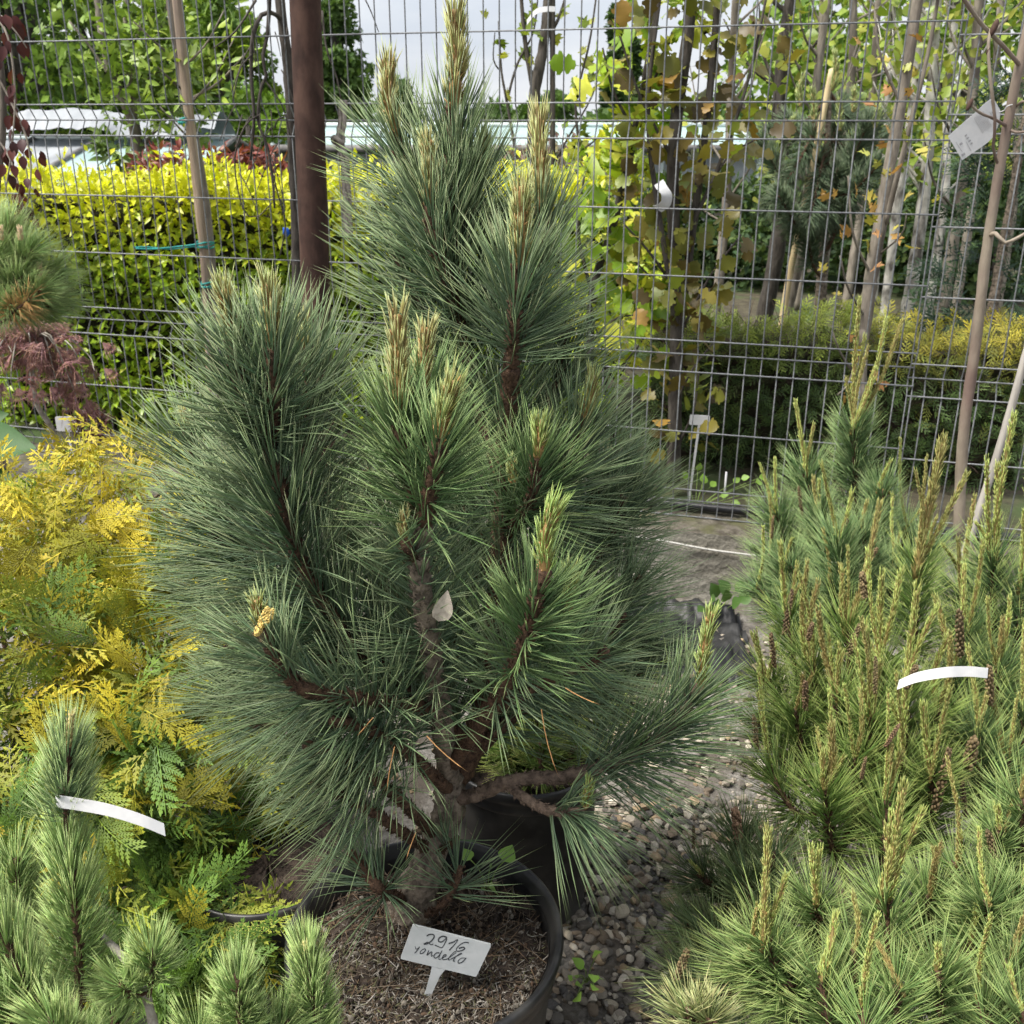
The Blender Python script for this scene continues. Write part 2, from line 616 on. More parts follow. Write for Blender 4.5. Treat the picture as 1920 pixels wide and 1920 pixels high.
M_bamboo = surface('bamboo', (.42, .33, .18), (.62, .50, .30), 30, .6, .15, 60, stretch=(2, 2, .2))
M_rust = surface('rusted_steel', (.034, .019, .015), (.055, .029, .022), 40, .85, .4, 160, c3=(.078, .044, .033), scale3=18, spec=.25, stretch=(1, 1, .5), dist=.002)
M_wire = surface('galvanised_wire', (.12, .125, .13), (.23, .24, .25), 90, .5, .1, 200, metal=.2, spec=.4)
M_wall = surface('rough_concrete', (.14, .13, .105), (.225, .21, .175), 24, .95, .7, 70, c3=(.25, .24, .205), scale3=5, dist=.010)
M_walltop = surface('dirty_concrete', (.045, .038, .028), (.15, .135, .11), 22, .97, .7, 60, c3=(.075, .075, .035), scale3=9)
M_pot = surface('black_plastic', (.008, .008, .009), (.016, .016, .017), 40, .42, .12, 300, spec=.5, c3=(.045, .043, .04), scale3=14, dist=.001)
M_soil = surface('potting_soil', (.010, .0075, .006), (.045, .033, .025), 90, .97, 1.0, 140, c3=(.07, .052, .04), scale3=40, dist=.01)
M_ground = surface('ground_grit', (.10, .092, .082), (.26, .245, .22), 70, .95, .8, 90, c3=(.09, .075, .06), scale3=6, dist=.01)
M_field = surface('bare_earth', (.04, .034, .024), (.09, .08, .05), 14, .97, .6, 40, c3=(.05, .08, .025), scale3=2.5)
M_stone = surface('pebble', (.75, .75, .75), (1.2, 1.2, 1.2), 60, .75, .25, 140, attr=True, dist=.002)
M_debris = surface('debris', (.7, .7, .7), (1.2, 1.2, 1.2), 120, .9, .2, 200, attr=True, dist=.002)
M_white = surface('white_paper', (.52, .53, .54), (.60, .60, .60), 30, .6, .05, 60)
M_label = surface('white_plastic', (.44, .465, .465), (.50, .515, .515), 40, .45, .05, 80, spec=.4)
M_ink = surface('pencil_ink', (.035, .038, .042), (.06, .064, .07), 300, .7, 0)
M_print = surface('grey_print', (.28, .28, .29), (.34, .34, .35), 100, .7, 0)
M_tie = surface('green_tie', (.02, .24, .22), (.05, .36, .33), 40, .45, .1, 90)
M_glass = surface('greenhouse_film', (.26, .37, .37), (.33, .44, .43), 3, .5, .1, 4, c3=(.38, .47, .46), scale3=1.3, spec=.3)
M_film = surface('white_film', (.27, .29, .31), (.38, .40, .42), 3, .5, .2, 7, c3=(.20, .215, .235), scale3=2.4, stretch=(1, .25, 1))
M_frame = surface('frame_metal', (.10, .10, .10), (.22, .21, .20), 10, .6, .1, 40)
M_cone = surface('cone_scale', (.75, .75, .75), (1.2, 1.2, 1.2), 200, .8, .2, 300, attr=True, dist=.001)
M_rope = surface('frayed_rope', (.20, .175, .15), (.40, .36, .31), 200, .95, .5, 300)
M_sheet = surface('black_sheet', (.004, .0045, .006), (.010, .011, .013), 8, .5, .3, 20, c3=(.03, .03, .03), scale3=12, spec=.3)
M_pipe = surface('black_pipe', (.012, .012, .014), (.03, .03, .033), 30, .4, .1, 80, spec=.5)
M_cord = surface('white_cord', (.36, .355, .33), (.48, .47, .44), 90, .7, .2, 200)
M_blue = surface('blue_plastic', (.01, .08, .42), (.02, .12, .55), 50, .4, 0)
# ------------------------------------------------------------------ ground, wall, fence
def noise2(shape, cell, rng, amp=1.0):
    """smooth random field"""
    h, w = shape
    gh, gw = max(2, int(h / cell) + 2), max(2, int(w / cell) + 2)
    g = rng.uniform(-1, 1, (gh + 1, gw + 1))
    y = np.linspace(0, gh - 1.001, h)
    x = np.linspace(0, gw - 1.001, w)
    yi, xi = y.astype(int), x.astype(int)
    fy, fx = (y - yi)[:, None], (x - xi)[None]
    fy, fx = fy * fy * (3 - 2 * fy), fx * fx * (3 - 2 * fx)
    a, b = g[yi][:, xi], g[yi][:, xi + 1]
    c, d = g[yi + 1][:, xi], g[yi + 1][:, xi + 1]
    return amp * (a * (1 - fy) * (1 - fx) + b * (1 - fy) * fx + c * fy * (1 - fx) + d * fy * fx)

def grid(mb, X, col=(1, 1, 1)):
    h, w = X.shape[:2]
    i = np.arange(h - 1)[:, None] * w
    j = np.arange(w - 1)[None]
    Q = np.stack([i + j, i + j + 1, i + w + j + 1, i + w + j], -1).reshape(-1, 4)
    return mb.add(X.reshape(-1, 3), None, Q, col)

FA = np.array([-1.82, 3.84, 0.0])
FU = unit(np.array([3.055, -.87, 0.0]))
FN = np.array([-FU[1], FU[0], 0.0])           # away from the camera
def fen(s, n=0.0, z=0.0):
    return FA + FU * s + FN * n + np.array([0, 0, z])
def fen_s(px):
    k = (px - 960) / F * cp
    return (k * FA[1] - FA[0]) / (FU[0] - k * FU[1])

mb = MB()
mb.add([[-150, -20, 0], [150, -20, 0], [150, 280, 0], [-150, 280, 0]], None, [[0, 1, 2, 3]])
GROUND = mb.build('ground', M_ground)
GROUND['kind'] = 'structure'
mb = MB()
q = [fen(-60, .08, .215), fen(60, .08, .215), fen(60, 270, .215), fen(-60, 270, .215)]
mb.add(q, None, [[0, 1, 2, 3]])
fo = mb.build('planting_field', M_field)
fo['kind'] = 'structure'

# low rough wall under the fence
rng = np.random.default_rng(3)
mb = MB()
ss = np.linspace(-1.5, 5.2, 460)
zz = np.linspace(-.05, .24, 30)
nzv = noise2((30, 460), 9, rng, .006) + noise2((30, 460), 3, rng, .003) + noise2((30, 460), 1.3, rng, .002)
Gd = np.array([[fen(s, -.135, z) for s in ss] for z in zz])
Gd[..., 1] += 0
Gd += (nzv - .004 * (np.linspace(0, 1, 30)[:, None] > .82))[..., None] * -FN
grid(mb, Gd)
nn = np.linspace(-.135, .10, 8)
top = np.array([[fen(s, n, .24) for s in ss] for n in nn])
top[..., 2] += noise2((8, 460), 2, rng, .004)
top[0] = Gd[-1]
mbt = MB()
grid(mbt, top)
bk = np.array([[fen(s, .10, z) for s in ss] for z in (.24, -.05)])
bk[0] = top[-1]
grid(mb, bk)
wl = thing('retaining_wall', 'low rough grey concrete wall carrying the wire fence', 'wall', fen(1.8))
mb.build('wall_face', M_wall, wl)
mbt.build('wall_top', M_walltop, wl)
tag(wl, 'low rough grey concrete wall carrying the wire fence', 'wall')

# wire fence panels --------------------------------------------------------
ROWS = [1.94, 1.74, 1.54, 1.49, 1.44, 1.24, 1.04, .84, .79, .74, .54, .34, .29, .245]
FOLD = {1.49, .79, .29}
angF = math.atan2(FU[1], FU[0])
vm = MB()
tube(vm, [(0, .032 if z in FOLD else 0, z) for z in [2.05] + ROWS], .0023, .0023, 5)
V_ME = vm.mesh('vertical_wire', M_wire)
def panel(s0, s1, dz, dn, label):
    org = fen(s0, dn, dz)
    t = thing('fence_panel', label, 'fence', org, 'wire fence panels')
    t.rotation_euler = (0, 0, angF)
    L = s1 - s0
    hm = MB()
    tube(hm, [(0, 0, 0), (L, 0, 0)], .0026, .0026, 5)
    H_ME = hm.mesh('horizontal_wire', M_wire)
    for z in ROWS:
        o = bpy.data.objects.new('horizontal_wire', H_ME)
        o.location = (0, (.032 if z in FOLD else 0) - .0047, z)
        C.objects.link(o)
        o.parent = t
    k = int(L / .05)
    for i in range(k + 1):
        o = bpy.data.objects.new('vertical_wire', V_ME)
        o.location = (i * L / k, 0, 0)
        C.objects.link(o)
        o.parent = t
    return t
SJ = fen_s(1787)
panel(-.9, 1.19, 0, 0, 'grey wire mesh fence panel left of the rusty post')
panel(1.20, SJ, 0, 0, 'grey wire mesh fence panel between the rusty post and the panel joint')
panel(SJ - .012, SJ + 1.9, -.034, .012, 'grey wire mesh fence panel right of the joint, set slightly lower')

mb = MB()
p0, p1 = at(598, 700, 3.34), at(567, -140, 3.34)
tube(mb, [p0 + (p0 - p1) * .42, p1], .0475, .0465, 32, n=12)
o = mb.build('steel_post', M_rust, loc=(p0[0], p0[1], .2))
tag(o, 'thick rust brown round steel post in front of the fence', 'post')

# pipe, cord, black sheet ---------------------------------------------------
mb = MB()
tube(mb, [fen(1.0, .045, .262), fen(2.2, .05, .262), fen(2.7, .05, .262), fen(3.4, .06, .258), fen(4.4, .05, .26)], .014, .014, 10, n=60)
o = mb.build('irrigation_pipe', M_pipe, loc=fen(2.2, .05, .25))
tag(o, 'black plastic irrigation pipe lying along the wall top behind the fence', 'pipe')
mb = MB()
cpts = [fen(fen_s(px), -.150, z) for px, z in ((1080, .215), (1195, .212), (1290, .208), (1380, .196), (1440, .192), (1600, .19), (1700, .2))]
tube(mb, cpts, .0035, .0035, 6, n=60)
o = mb.build('string_line', M_cord, loc=cpts[2])
tag(o, 'thin white cord strung along the top of the concrete wall', 'cord')
rng = np.random.default_rng(5)
mb = MB()
c0 = at_z(1300, 1195, 0)
gx, gy = np.meshgrid(np.linspace(-.30, .16, 60), np.linspace(-.28, .17, 40))
zz = .014 + np.abs(noise2((40, 60), 6, rng, .03)) + np.abs(noise2((40, 60), 2.5, rng, .012))
zz += .03 * np.exp(-((gy - .13) / .04) ** 2)
edge = np.minimum(np.minimum(gx + .30, .16 - gx), np.minimum(gy + .28, .17 - gy + .2))
zz = np.where(edge < .02, np.maximum(zz - .03, .006), np.maximum(zz, .008))
Xs = np.stack([c0[0] + gx, c0[1] + gy - .285 * gx, zz], -1)
grid(mb, Xs)
o = mb.build('plastic_sheet', M_sheet, loc=c0)
tag(o, 'crumpled black plastic sheet on the ground at the foot of the wall', 'sheet')

# pebbles -------------------------------------------------------------------
def ico1():
    t = (1 + 5 ** .5) / 2
    v = [(-1, t, 0), (1, t, 0), (-1, -t, 0), (1, -t, 0), (0, -1, t), (0, 1, t), (0, -1, -t), (0, 1, -t), (t, 0, -1), (t, 0, 1), (-t, 0, -1), (-t, 0, 1)]
    f = [(0, 11, 5), (0, 5, 1), (0, 1, 7), (0, 7, 10), (0, 10, 11), (1, 5, 9), (5, 11, 4), (11, 10, 2), (10, 7, 6), (7, 1, 8), (3, 9, 4), (3, 4, 2), (3, 2, 6), (3, 6, 8), (3, 8, 9), (4, 9, 5), (2, 4, 11), (6, 2, 10), (8, 6, 7), (9, 8, 1)]
    return unit(np.array(v)), np.array(f)
def subdiv(v, f):
    v = [tuple(p) for p in v]
    idx, g = {}, []
    def mid(a, b):
        k = (min(a, b), max(a, b))
        if k not in idx:
            idx[k] = len(v)
            v.append(tuple(unit((np.array(v[a]) + np.array(v[b])) / 2)))
        return idx[k]
    for a, b, c in f:
        x, y, z = mid(a, b), mid(b, c), mid(c, a)
        g += [(a, x, z), (b, y, x), (c, z, y), (x, y, z)]
    return np.array(v), np.array(g)
I0 = ico1()
I1 = subdiv(*I0)
rng = np.random.default_rng(7)
STONES = []
for k in range(9):
    V = I1[0].copy()
    for _ in range(11):                    # chip flat facets off a ball
        d = unit(rng.standard_normal(3))
        h = rng.uniform(.5, .85)
        e = V @ d
        V = V - np.maximum(e - h, 0)[:, None] * d
    V *= np.array([rng.uniform(.8, 1.25), rng.uniform(.65, 1.0), rng.uniform(.45, .75)])
    STONES.append((V, I1[1], np.zeros((0, 4), int)))
STONES_LO = []
for k in range(8):
    V = I0[0] * (1 + .18 * rng.standard_normal((12, 1))) * np.array([rng.uniform(.8, 1.25), rng.uniform(.65, 1.0), rng.uniform(.45, .75)])
    STONES_LO.append((V, I0[1], np.zeros((0, 4), int)))
STC = np.array([[.98, .92, .82]]) * np.array([(.30, .28, .25), (.20, .19, .18), (.42, .39, .33), (.13, .125, .12), (.34, .27, .19), (.24, .22, .20), (.48, .46, .42), (.18, .15, .12), (.09, .09, .095)])
def pebbles(n, x0, x1, y0, y1, size):
    P = np.stack([rng.uniform(x0, x1, n), rng.uniform(y0, y1, n), np.zeros(n)], 1)
    return P, size * rng.uniform(.4, 1.4, n) ** 1.4
P1, s1 = pebbles(4600, -.12, .62, .78, 1.95, .0105)
P2, s2 = pebbles(1500, .1, .9, 1.5, 2.75, .0115)
P3, s3 = pebbles(1300, -.9, .2, .9, 2.6, .012)
P4, s4 = pebbles(1500, .02, .42, .84, 1.32, .010)
P = np.concatenate([P1, P2, P3, P4])
sc = np.concatenate([s1, s2, s3, s4])
P[:, 2] = sc * rng.uniform(.1, .95, len(P))
uv = pix(P)
front = (uv[:, 0] > 985) & (uv[:, 0] < 1420) & (uv[:, 1] > 1330)
sc_key = np.where(front, sc, sc)
d = unit(np.stack([rng.standard_normal(len(P)), rng.standard_normal(len(P)), .35 * rng.standard_normal(len(P))], 1))
nr = unit(np.stack([.35 * rng.standard_normal(len(P)), .35 * rng.standard_normal(len(P)), np.ones(len(P))], 1))
colp = STC[rng.integers(0, len(STC), len(P))] * rng.uniform(.75, 1.2, (len(P), 1))
ORG[GROUND.name] = np.zeros(3)
open_ = (uv[:, 0] > 1000) & (uv[:, 0] < 1290) & (uv[:, 1] > 1640) & (uv[:, 1] < 1930)
oi = np.where(open_)[0]
keep = oi[np.argsort(-sc[oi])[:300]]
mask = np.zeros(len(P), bool)
mask[keep] = True
scatter(GROUND, 'pebble', STONES, P[mask], d[mask], nr[mask], sc[mask], colp[mask], M_stone, 300, rng, smooth=False)
scatter(GROUND, 'gravel', STONES_LO, P[~mask], d[~mask], nr[~mask], sc[~mask], colp[~mask], M_stone, 0, rng, smooth=False)

# pots ------------------------------------------------------------------------
def pot(name, label, ctr, r, h, soil_drop=.04, z0=0.0, mat=M_pot, soil=True, seed=0, dis=.012):
    t = thing(name, label, 'pot', (ctr[0], ctr[1], z0))
    b = MB()
    rb = r * .80
    ctr3 = (ctr[0], ctr[1], z0)
    lathe(b, [(0.01, .004), (rb, .004), (rb + .004, .012), (r * .955, h - .055), (r * .965, h - .05)], ctr3, 72)
    lathe(b, [(r * .93, h - .02), (r * .915, h - .06), (rb - .004, .03)], ctr3, 72)
    b.build('shell', mat, t)
    b = MB()
    lathe(b, [(r * .960, h - .052), (r * .995, h - .048), (r * 1.0, h - .04), (r * .998, h - .026), (r * 1.022, h - .022), (r * 1.034, h - .012), (r * 1.028, h - .003), (r * 1.01, h), (r * .985, h - .001), (r * .965, h - .008), (r * .935, h - .02), (r * .925, h - .03)], ctr3, 72)
    b.build('rim', mat, t)
    if soil:
        rg = np.random.default_rng(seed)
        b = MB()
        nr_, na = 26, 72
        rr = np.linspace(0, r * .925, nr_)
        a = np.linspace(0, 2 * math.pi, na + 1)
        G = np.zeros((nr_, na + 1, 3))
        G[..., 0] = ctr[0] + rr[:, None] * np.cos(a)
        G[..., 1] = ctr[1] + rr[:, None] * np.sin(a)
        zn = noise2((nr_, na + 1), 3, rg, dis) + noise2((nr_, na + 1), 1.2, rg, dis * .5)
        zn[:, -1] = zn[:, 0]
        zn[0] = zn[0, 0]
        G[..., 2] = z0 + h - soil_drop + zn
        grid(b, G)
        b.build('soil', M_soil, t)
    return t

PC = at_z(797, 1742, .385)           # centre of the main pot's rim
PR, PH = .198, .385
pot('plant_pot', 'large round black plastic pot holding the tall blue green pine', PC, PR, PH, .045, seed=2)
LP = at_z(500, 1595, .32)
pot('plant_pot', 'black plastic pot of dark soil under the golden arborvitae', LP, .15, .32, .035, seed=3)
RP = at_z(985, 1400, .36)
pot('plant_pot', 'black plastic pot behind the large pot, beside the gravel', RP, .15, .36, .13, seed=4)

# litter on the main pot's soil
rng = np.random.default_rng(11)
lit = thing('soil_litter', 'dry brown needles and grey mossy crumbs on the soil of the large pot', 'litter', (PC[0], PC[1], .34))
def on_soil(n, rad):
    a = rng.uniform(0, 2 * math.pi, n)
    r = rad * np.sqrt(rng.random(n))
    return np.stack([PC[0] + r * np.cos(a), PC[1] + r * np.sin(a), np.full(n, .345)], 1)
b = MB()
n = 620
B = on_soil(n, .172)
B[:, 2] += rng.uniform(-.004, .012, n)
D = unit(np.stack([rng.standard_normal(n), rng.standard_normal(n), .12 * rng.standard_normal(n)], 1))
cc = np.where(rng.random((n, 1)) < .5, np.array([[.17, .115, .07]]), np.array([[.15, .12, .088]]))
needles(b, B, D, rng.uniform(.02, .085, n), .0006, .2 * rng.standard_normal((n, 3)) * [1, 1, .2], cc * rng.uniform(.6, 1.3, (n, 1)), segs=3)
b.build('dry_needles', M_debris, lit, kind='stuff')
b = MB()
n = 8000                                   # grey mossy fuzz on the near half
B = on_soil(n, .178)
fr = (B[:, 1] - PC[1]) / .178 + .35 * np.sin(9 * B[:, 0] + 2) * .5
B = B[rng.random(n) < np.clip(.55 - 1.1 * fr, .06, 1)]
n = len(B)
B[:, 2] += rng.uniform(-.008, .008, n)
D = unit(np.stack([rng.standard_normal(n), rng.standard_normal(n), .5 * rng.random(n)], 1))
g = np.array([(.27, .245, .21), (.18, .155, .125), (.36, .335, .295), (.14, .14, .07), (.09, .065, .045)])
needles(b, B, D, rng.uniform(.004, .016, n), rng.uniform(.0005, .0013, n), .5 * rng.standard_normal((n, 3)), g[rng.integers(0, 5, n)] * rng.uniform(.6, 1.25, (n, 1)), segs=2)
b.build('moss_crumbs', M_debris, lit, kind='stuff')
b = MB()
n = 1500
B = on_soil(n, .178)
R3 = unit(rng.standard_normal((n, 3)))
V0, T0 = I0
sz = rng.uniform(.001, .0045, n) ** 1.0
V = V0[None] * sz[:, None, None] * rng.uniform(.5, 1.3, (n, 1, 3)) + (B + [0, 0, 0] + np.stack([np.zeros(n), np.zeros(n), rng.uniform(-.008, .010, n)], 1))[:, None]
g = np.array([(.05, .036, .026), (.03, .022, .018), (.08, .058, .042), (.11, .07, .045), (.18, .16, .13)])
K = np.repeat(g[rng.integers(0, 5, n)], 12, 0)
b.add(V.reshape(-1, 3), (T0[None] + (np.arange(n) * 12)[:, None, None]).reshape(-1, 3), None, K)
b.build('soil_crumbs', M_debris, lit, kind='stuff', smooth=False)

# plant label ------------------------------------------------------------------
LY = 1.062
def lab(zx, zy, off=0.0):
    """label drawn in a 9.6x enlarged view whose corner is pixel (740, 1730); the plate stands in an upright plane"""
    p = at(740 + zx / 9.6, 1730 + zy / 9.6, LY)
    p[1] += .10 * (p[2] - .36) + off
    return p
lt = thing('plant_label', 'grey white T shaped plant label with handwritten 2916 rondello stuck in the soil', 'label', lab(520, 1560))
def rounded(poly, r=26):
    o = []
    P = [np.array(p, float) for p in poly]
    for i, p in enumerate(P):
        a, c = unit(P[i - 1] - p), unit(P[(i + 1) % len(P)] - p)
        for t in (0, .33, .67, 1):
            o.append(p + a * r * (1 - t) ** 2 + c * r * t ** 2)
    return o
b = MB()
slab(b, rounded([(310, 150), (95, 705), (1465, 1003), (1738, 482)]), lambda x, y: lab(x, y), (0, .0032, 0))
b.build('plate', M_label, lt, smooth=False)
b = MB()
slab(b, [(664, 838), (640, 960), (560, 1230), (400, 1640), (540, 1660), (690, 1240), (830, 960), (905, 890)], lambda x, y: lab(x, y, .0004), (0, .0024, 0))
b.build('stem', M_label, lt, smooth=False)
STK = [[(565, 330), (620, 300), (690, 305), (700, 345), (650, 410), (570, 455), (515, 460), (590, 430), (640, 470), (690, 455)],
       [(935, 350), (860, 330), (790, 365), (785, 415), (850, 420), (930, 360), (900, 440), (845, 515), (780, 500), (715, 475)],
       [(965, 450), (1050, 425), (1130, 385), (1070, 470), (975, 560)],
       [(1330, 440), (1260, 430), (1180, 465), (1110, 530), (1120, 575), (1200, 565), (1255, 535), (1230, 510), (1150, 530)],
       [(360, 495), (375, 540), (425, 520), (440, 500), (400, 560), (350, 610)],
       [(500, 545), (455, 585), (460, 615), (510, 600), (545, 560), (535, 535), (495, 550)],
       [(610, 560), (575, 640), (630, 600), (665, 590), (650, 660), (685, 640)],
       [(800, 600), (735, 610), (700, 660), (730, 690), (790, 650), (850, 560), (800, 660), (790, 710), (840, 700)],
       [(840, 690), (910, 660), (920, 630), (870, 650), (860, 710), (930, 705), (1010, 660), (1100, 600), (1080, 580), (1000, 650), (960, 715), (990, 715)],
       [(1000, 710), (1100, 660), (1200, 620), (1180, 610), (1090, 670), (1050, 735), (1080, 735)],
       [(1290, 690), (1200, 690), (1140, 735), (1150, 770), (1210, 755), (1275, 695)],
       [(530, 1435), (560, 1480), (590, 1500)]]
for k, s in enumerate(STK):
    P2 = spline(np.array([(x, y, 0) for x, y in s], float), 44)[:, :2]
    T2 = unit(np.gradient(P2, axis=0))
    N2 = np.stack([-T2[:, 1], T2[:, 0]], 1)
    w = 19 if k < 4 else 14.5
    off = -.0005 if k != 11 else -.0003
    wv = w * (1 + .25 * np.sin(np.linspace(0, 5, 44) + k))[:, None]
    A = np.array([lab(x, y, off) for x, y in P2 + N2 * wv * .5])
    Bq = np.array([lab(x, y, off) for x, y in P2 - N2 * wv * .5])
    b = MB()
    i = np.arange(43)
    b.add(np.concatenate([A, Bq]), None, np.stack([i, i + 1, 44 + i + 1, 44 + i], 1))
    b.build('handwriting', M_ink, lt)
# ------------------------------------------------------------------ pines
def candle(parent, base, tip, r, ln, dens, core, col, tipc, rng, ang=(34, 12), R=.00075, bow=0.03, name='candle'):
    """young upright shoot: scaly core wrapped in short new needles"""
    base, tip = np.asarray(base), np.asarray(tip)
    mid = (base + tip) / 2 + bow * np.linalg.norm(tip - base) * rng.standard_normal(3)
    P = spline([base, mid, tip], 30)
    L = np.linalg.norm(tip - base)
    b = MB()
    tube(b, P[::2], r, r * .55, 6, core, .12, rng)
    n = int(dens * L) + 30
    brush(b, P, .04, 1.0, n, ln, ang[0], ang[1], R, col, tipc, rng, 0, .25, 0, 2, 1, .25, r * .8)
    brush(b, P, .0, .97, n // 3, ln * .32, 40, 25, R * 1.3, np.array(core) * 1.3, np.array(core) * 1.5, rng, 0, .2, 0, 2, 1, .3, r * .8)
    return b.build(name, M_needle, parent)

def shoot(parent, P, r0, r1, mat=None, nd=None, rng=None, scales=0, name='branch', sides=9, scol=(.10, .06, .035)):
    """woody stem (part) with its needles (sub-part)"""
    P = np.asarray(P)
    L = np.linalg.norm(np.diff(spline(P, 40), axis=0), axis=1).sum()
    b = MB()
    n = max(10, int(L / .007))
    tube(b, P, r0, r1, sides, (1, 1, 1), .10, rng, n=n)
    if scales:
        k = int(scales * L)
        brush(b, P, .1, .99, k, .0085, 48, 42, .0015, np.array(scol) * 9, np.array(scol) * 14, rng, 0, .1, 0, 2, 1, .4, (r0 + r1) * .42)
    o = b.build(name, mat or M_bark_dark, parent)
    if nd:
        for q in (nd if isinstance(nd, list) else [nd]):
            m = MB()
            q = dict(q)
            cnt = int(q.pop('dens') * L * (q['s1'] - q['s0'])) + 5
            brush(m, P, q.pop('s0'), q.pop('s1'), cnt, q.pop('ln'), q.pop('a0'), q.pop('a1'), q.pop('R'), q.pop('col'), q.pop('tip'), rng, **q)
            m.build('needles', M_needle, o, kind='stuff')
    return o

# the tall pine in the middle --------------------------------------------------
rng = np.random.default_rng(21)
BASE = at_z(772, 1725, .34)
pine = thing('pine_tree', 'tall multi stemmed pine with long blue green needles in the large black pot', 'pine', BASE)
BG, BGT = (.108, .164, .092), (.235, .295, .140)         # blue green, paler towards the tip
OG, OGT = (.102, .170, .070), (.235, .325, .120)
YG, YGT = (.125, .205, .080), (.22, .31, .105)
def nd(s0, s1, dens=1250, ln=.128, a0=62, a1=32, col=BG, tip=BGT, R=.00096, short=.35, keep=False, **k):
    return dict(short=short, s0=s0 if keep else s0 * .5, s1=min(s1, .95), dens=dens * .70, ln=ln * 1.20, a0=a0 * .86, a1=a1 * .86, col=col, tip=tip, R=R, **k)
def cand(b, t, w=1.0, g=0.0):
    candle(pine, at(*b), at(*t), .0072 * w, .023 * w, 1500, (.27, .17, .07), np.array((.27, .235, .09)) * (1 - g) + np.array((.22, .30, .08)) * g,
           np.array((.38, .44, .19)) * (1 - g) + np.array((.32, .48, .13)) * g, rng, (30, 16), R=.00098)
def br(P, r0, r1, n=None, sc=900, **k):
    return shoot(pine, pts(*P), r0, r1 * 1.12, nd=n, rng=rng, scales=sc, **k)
# trunk
tb = [at(772, 1735, BASE[1]), at(785, 1680, BASE[1]), at(805, 1610, BASE[1] + .01), at(838, 1530, BASE[1] + .03), at(842, 1460, 1.25)]
shoot(pine, tb, .029, .021, M_bark, rng=rng, name='trunk', sides=12)
shoot(pine, [at(735, 1740, BASE[1]+.02), at(745, 1690, BASE[1] + .02), at(775, 1640, BASE[1] + .02), at(800, 1600, BASE[1]+.02)], .017, .015, M_bark, rng=rng, sides=10)
# front central stem A
br([(842, 1462, 1.25), (832, 1380, 1.20), (820, 1300, 1.17), (803, 1190, 1.14), (786, 1060, 1.12), (794, 985, 1.12)], .0165, .0105, [nd(.36, 1, 900, .125, 78, 60, droop=.06, up=.12, keep=True)], 700, mat=M_bark)
br([(794, 990, 1.12), (770, 910, 1.14), (752, 830, 1.13), (748, 765, 1.13)], .009, .0065, nd(.0, 1, 1500, .098, 74, 28, col=OG, tip=OGT))
cand((748, 770, 1.13), (745, 585, 1.12), 1.1)
br([(794, 985, 1.12), (806, 920, 1.10), (818, 860, 1.09), (824, 820, 1.09)], .010, .0075, nd(.0, 1, 1500, .10, 78, 30, col=OG, tip=OGT))
cand((824, 828, 1.09), (851, 712, 1.08), 1.15, .35)
br([(770, 910, 1.16), (792, 820, 1.18), (796, 720, 1.18)], .007, .005, nd(.1, 1, 1300, .095, 60, 28, col=OG, tip=OGT))
cand((796, 722, 1.18), (801, 612, 1.18), .95)
cand((760, 1012, 1.10), (758, 962, 1.10), .55)
br([(780, 1050, 1.12), (764, 1030, 1.10), (760, 1010, 1.10)], .007, .006, nd(.3, 1, 900, .055, 60, 40))
# back stem B, tall
br([(845, 1480, 1.26), (882, 1420, 1.29), (908, 1290, 1.33), (932, 1110, 1.35), (944, 920, 1.36), (952, 770, 1.35), (958, 690, 1.34)], .0165, .0115, nd(.3, 1, 900, .15, 74, 48), 500)
br([(958, 690, 1.34), (962, 610, 1.33), (968, 550, 1.33), (974, 498, 1.33)], .0105, .008, nd(0, 1, 1600, .122, 78, 32))
cand((974, 500, 1.33), (979, 345, 1.32), 1.15, .1)
br([(958, 690, 1.35), (990, 600, 1.39), (1008, 500, 1.40), (1014, 390, 1.40)], .010, .007, nd(.1, 1, 1300, .122, 66, 28))
cand((1014, 395, 1.40), (1012, 215, 1.40), 1.1)
cand((1030, 420, 1.42), (1022, 330, 1.42), .7)
# top leader C
br([(944, 920, 1.37), (900, 760, 1.43), (862, 600, 1.45), (852, 430, 1.45), (848, 300, 1.44), (849, 195, 1.44)], .012, .008, nd(.22, 1, 1250, .135, 64, 26))
cand((849, 205, 1.44), (853, 12, 1.43), 1.25, .1)
br([(870, 620, 1.44), (838, 530, 1.41), (815, 450, 1.40), (803, 385, 1.40)], .0105, .008, nd(0, 1, 1500, .125, 80, 32))
cand((803, 388, 1.40), (799, 262, 1.39), .95)
br([(858, 480, 1.46), (800, 390, 1.47), (758, 310, 1.47), (742, 250, 1.47)], .009, .006, nd(.15, 1, 1300, .125, 62, 26))
cand((742, 255, 1.47), (728, 112, 1.46), 1.05)
br([(856, 470, 1.46), (882, 400, 1.47), (894, 335, 1.47)], .009, .006, nd(.1, 1, 1300, .125, 66, 28))
cand((894, 340, 1.47), (906, 252, 1.46), .9, .3)
br([(905, 780, 1.44), (830, 650, 1.48), (770, 540, 1.50), (730, 440, 1.50)], .009, .006, nd(.2, 1, 1000, .14, 62, 30))
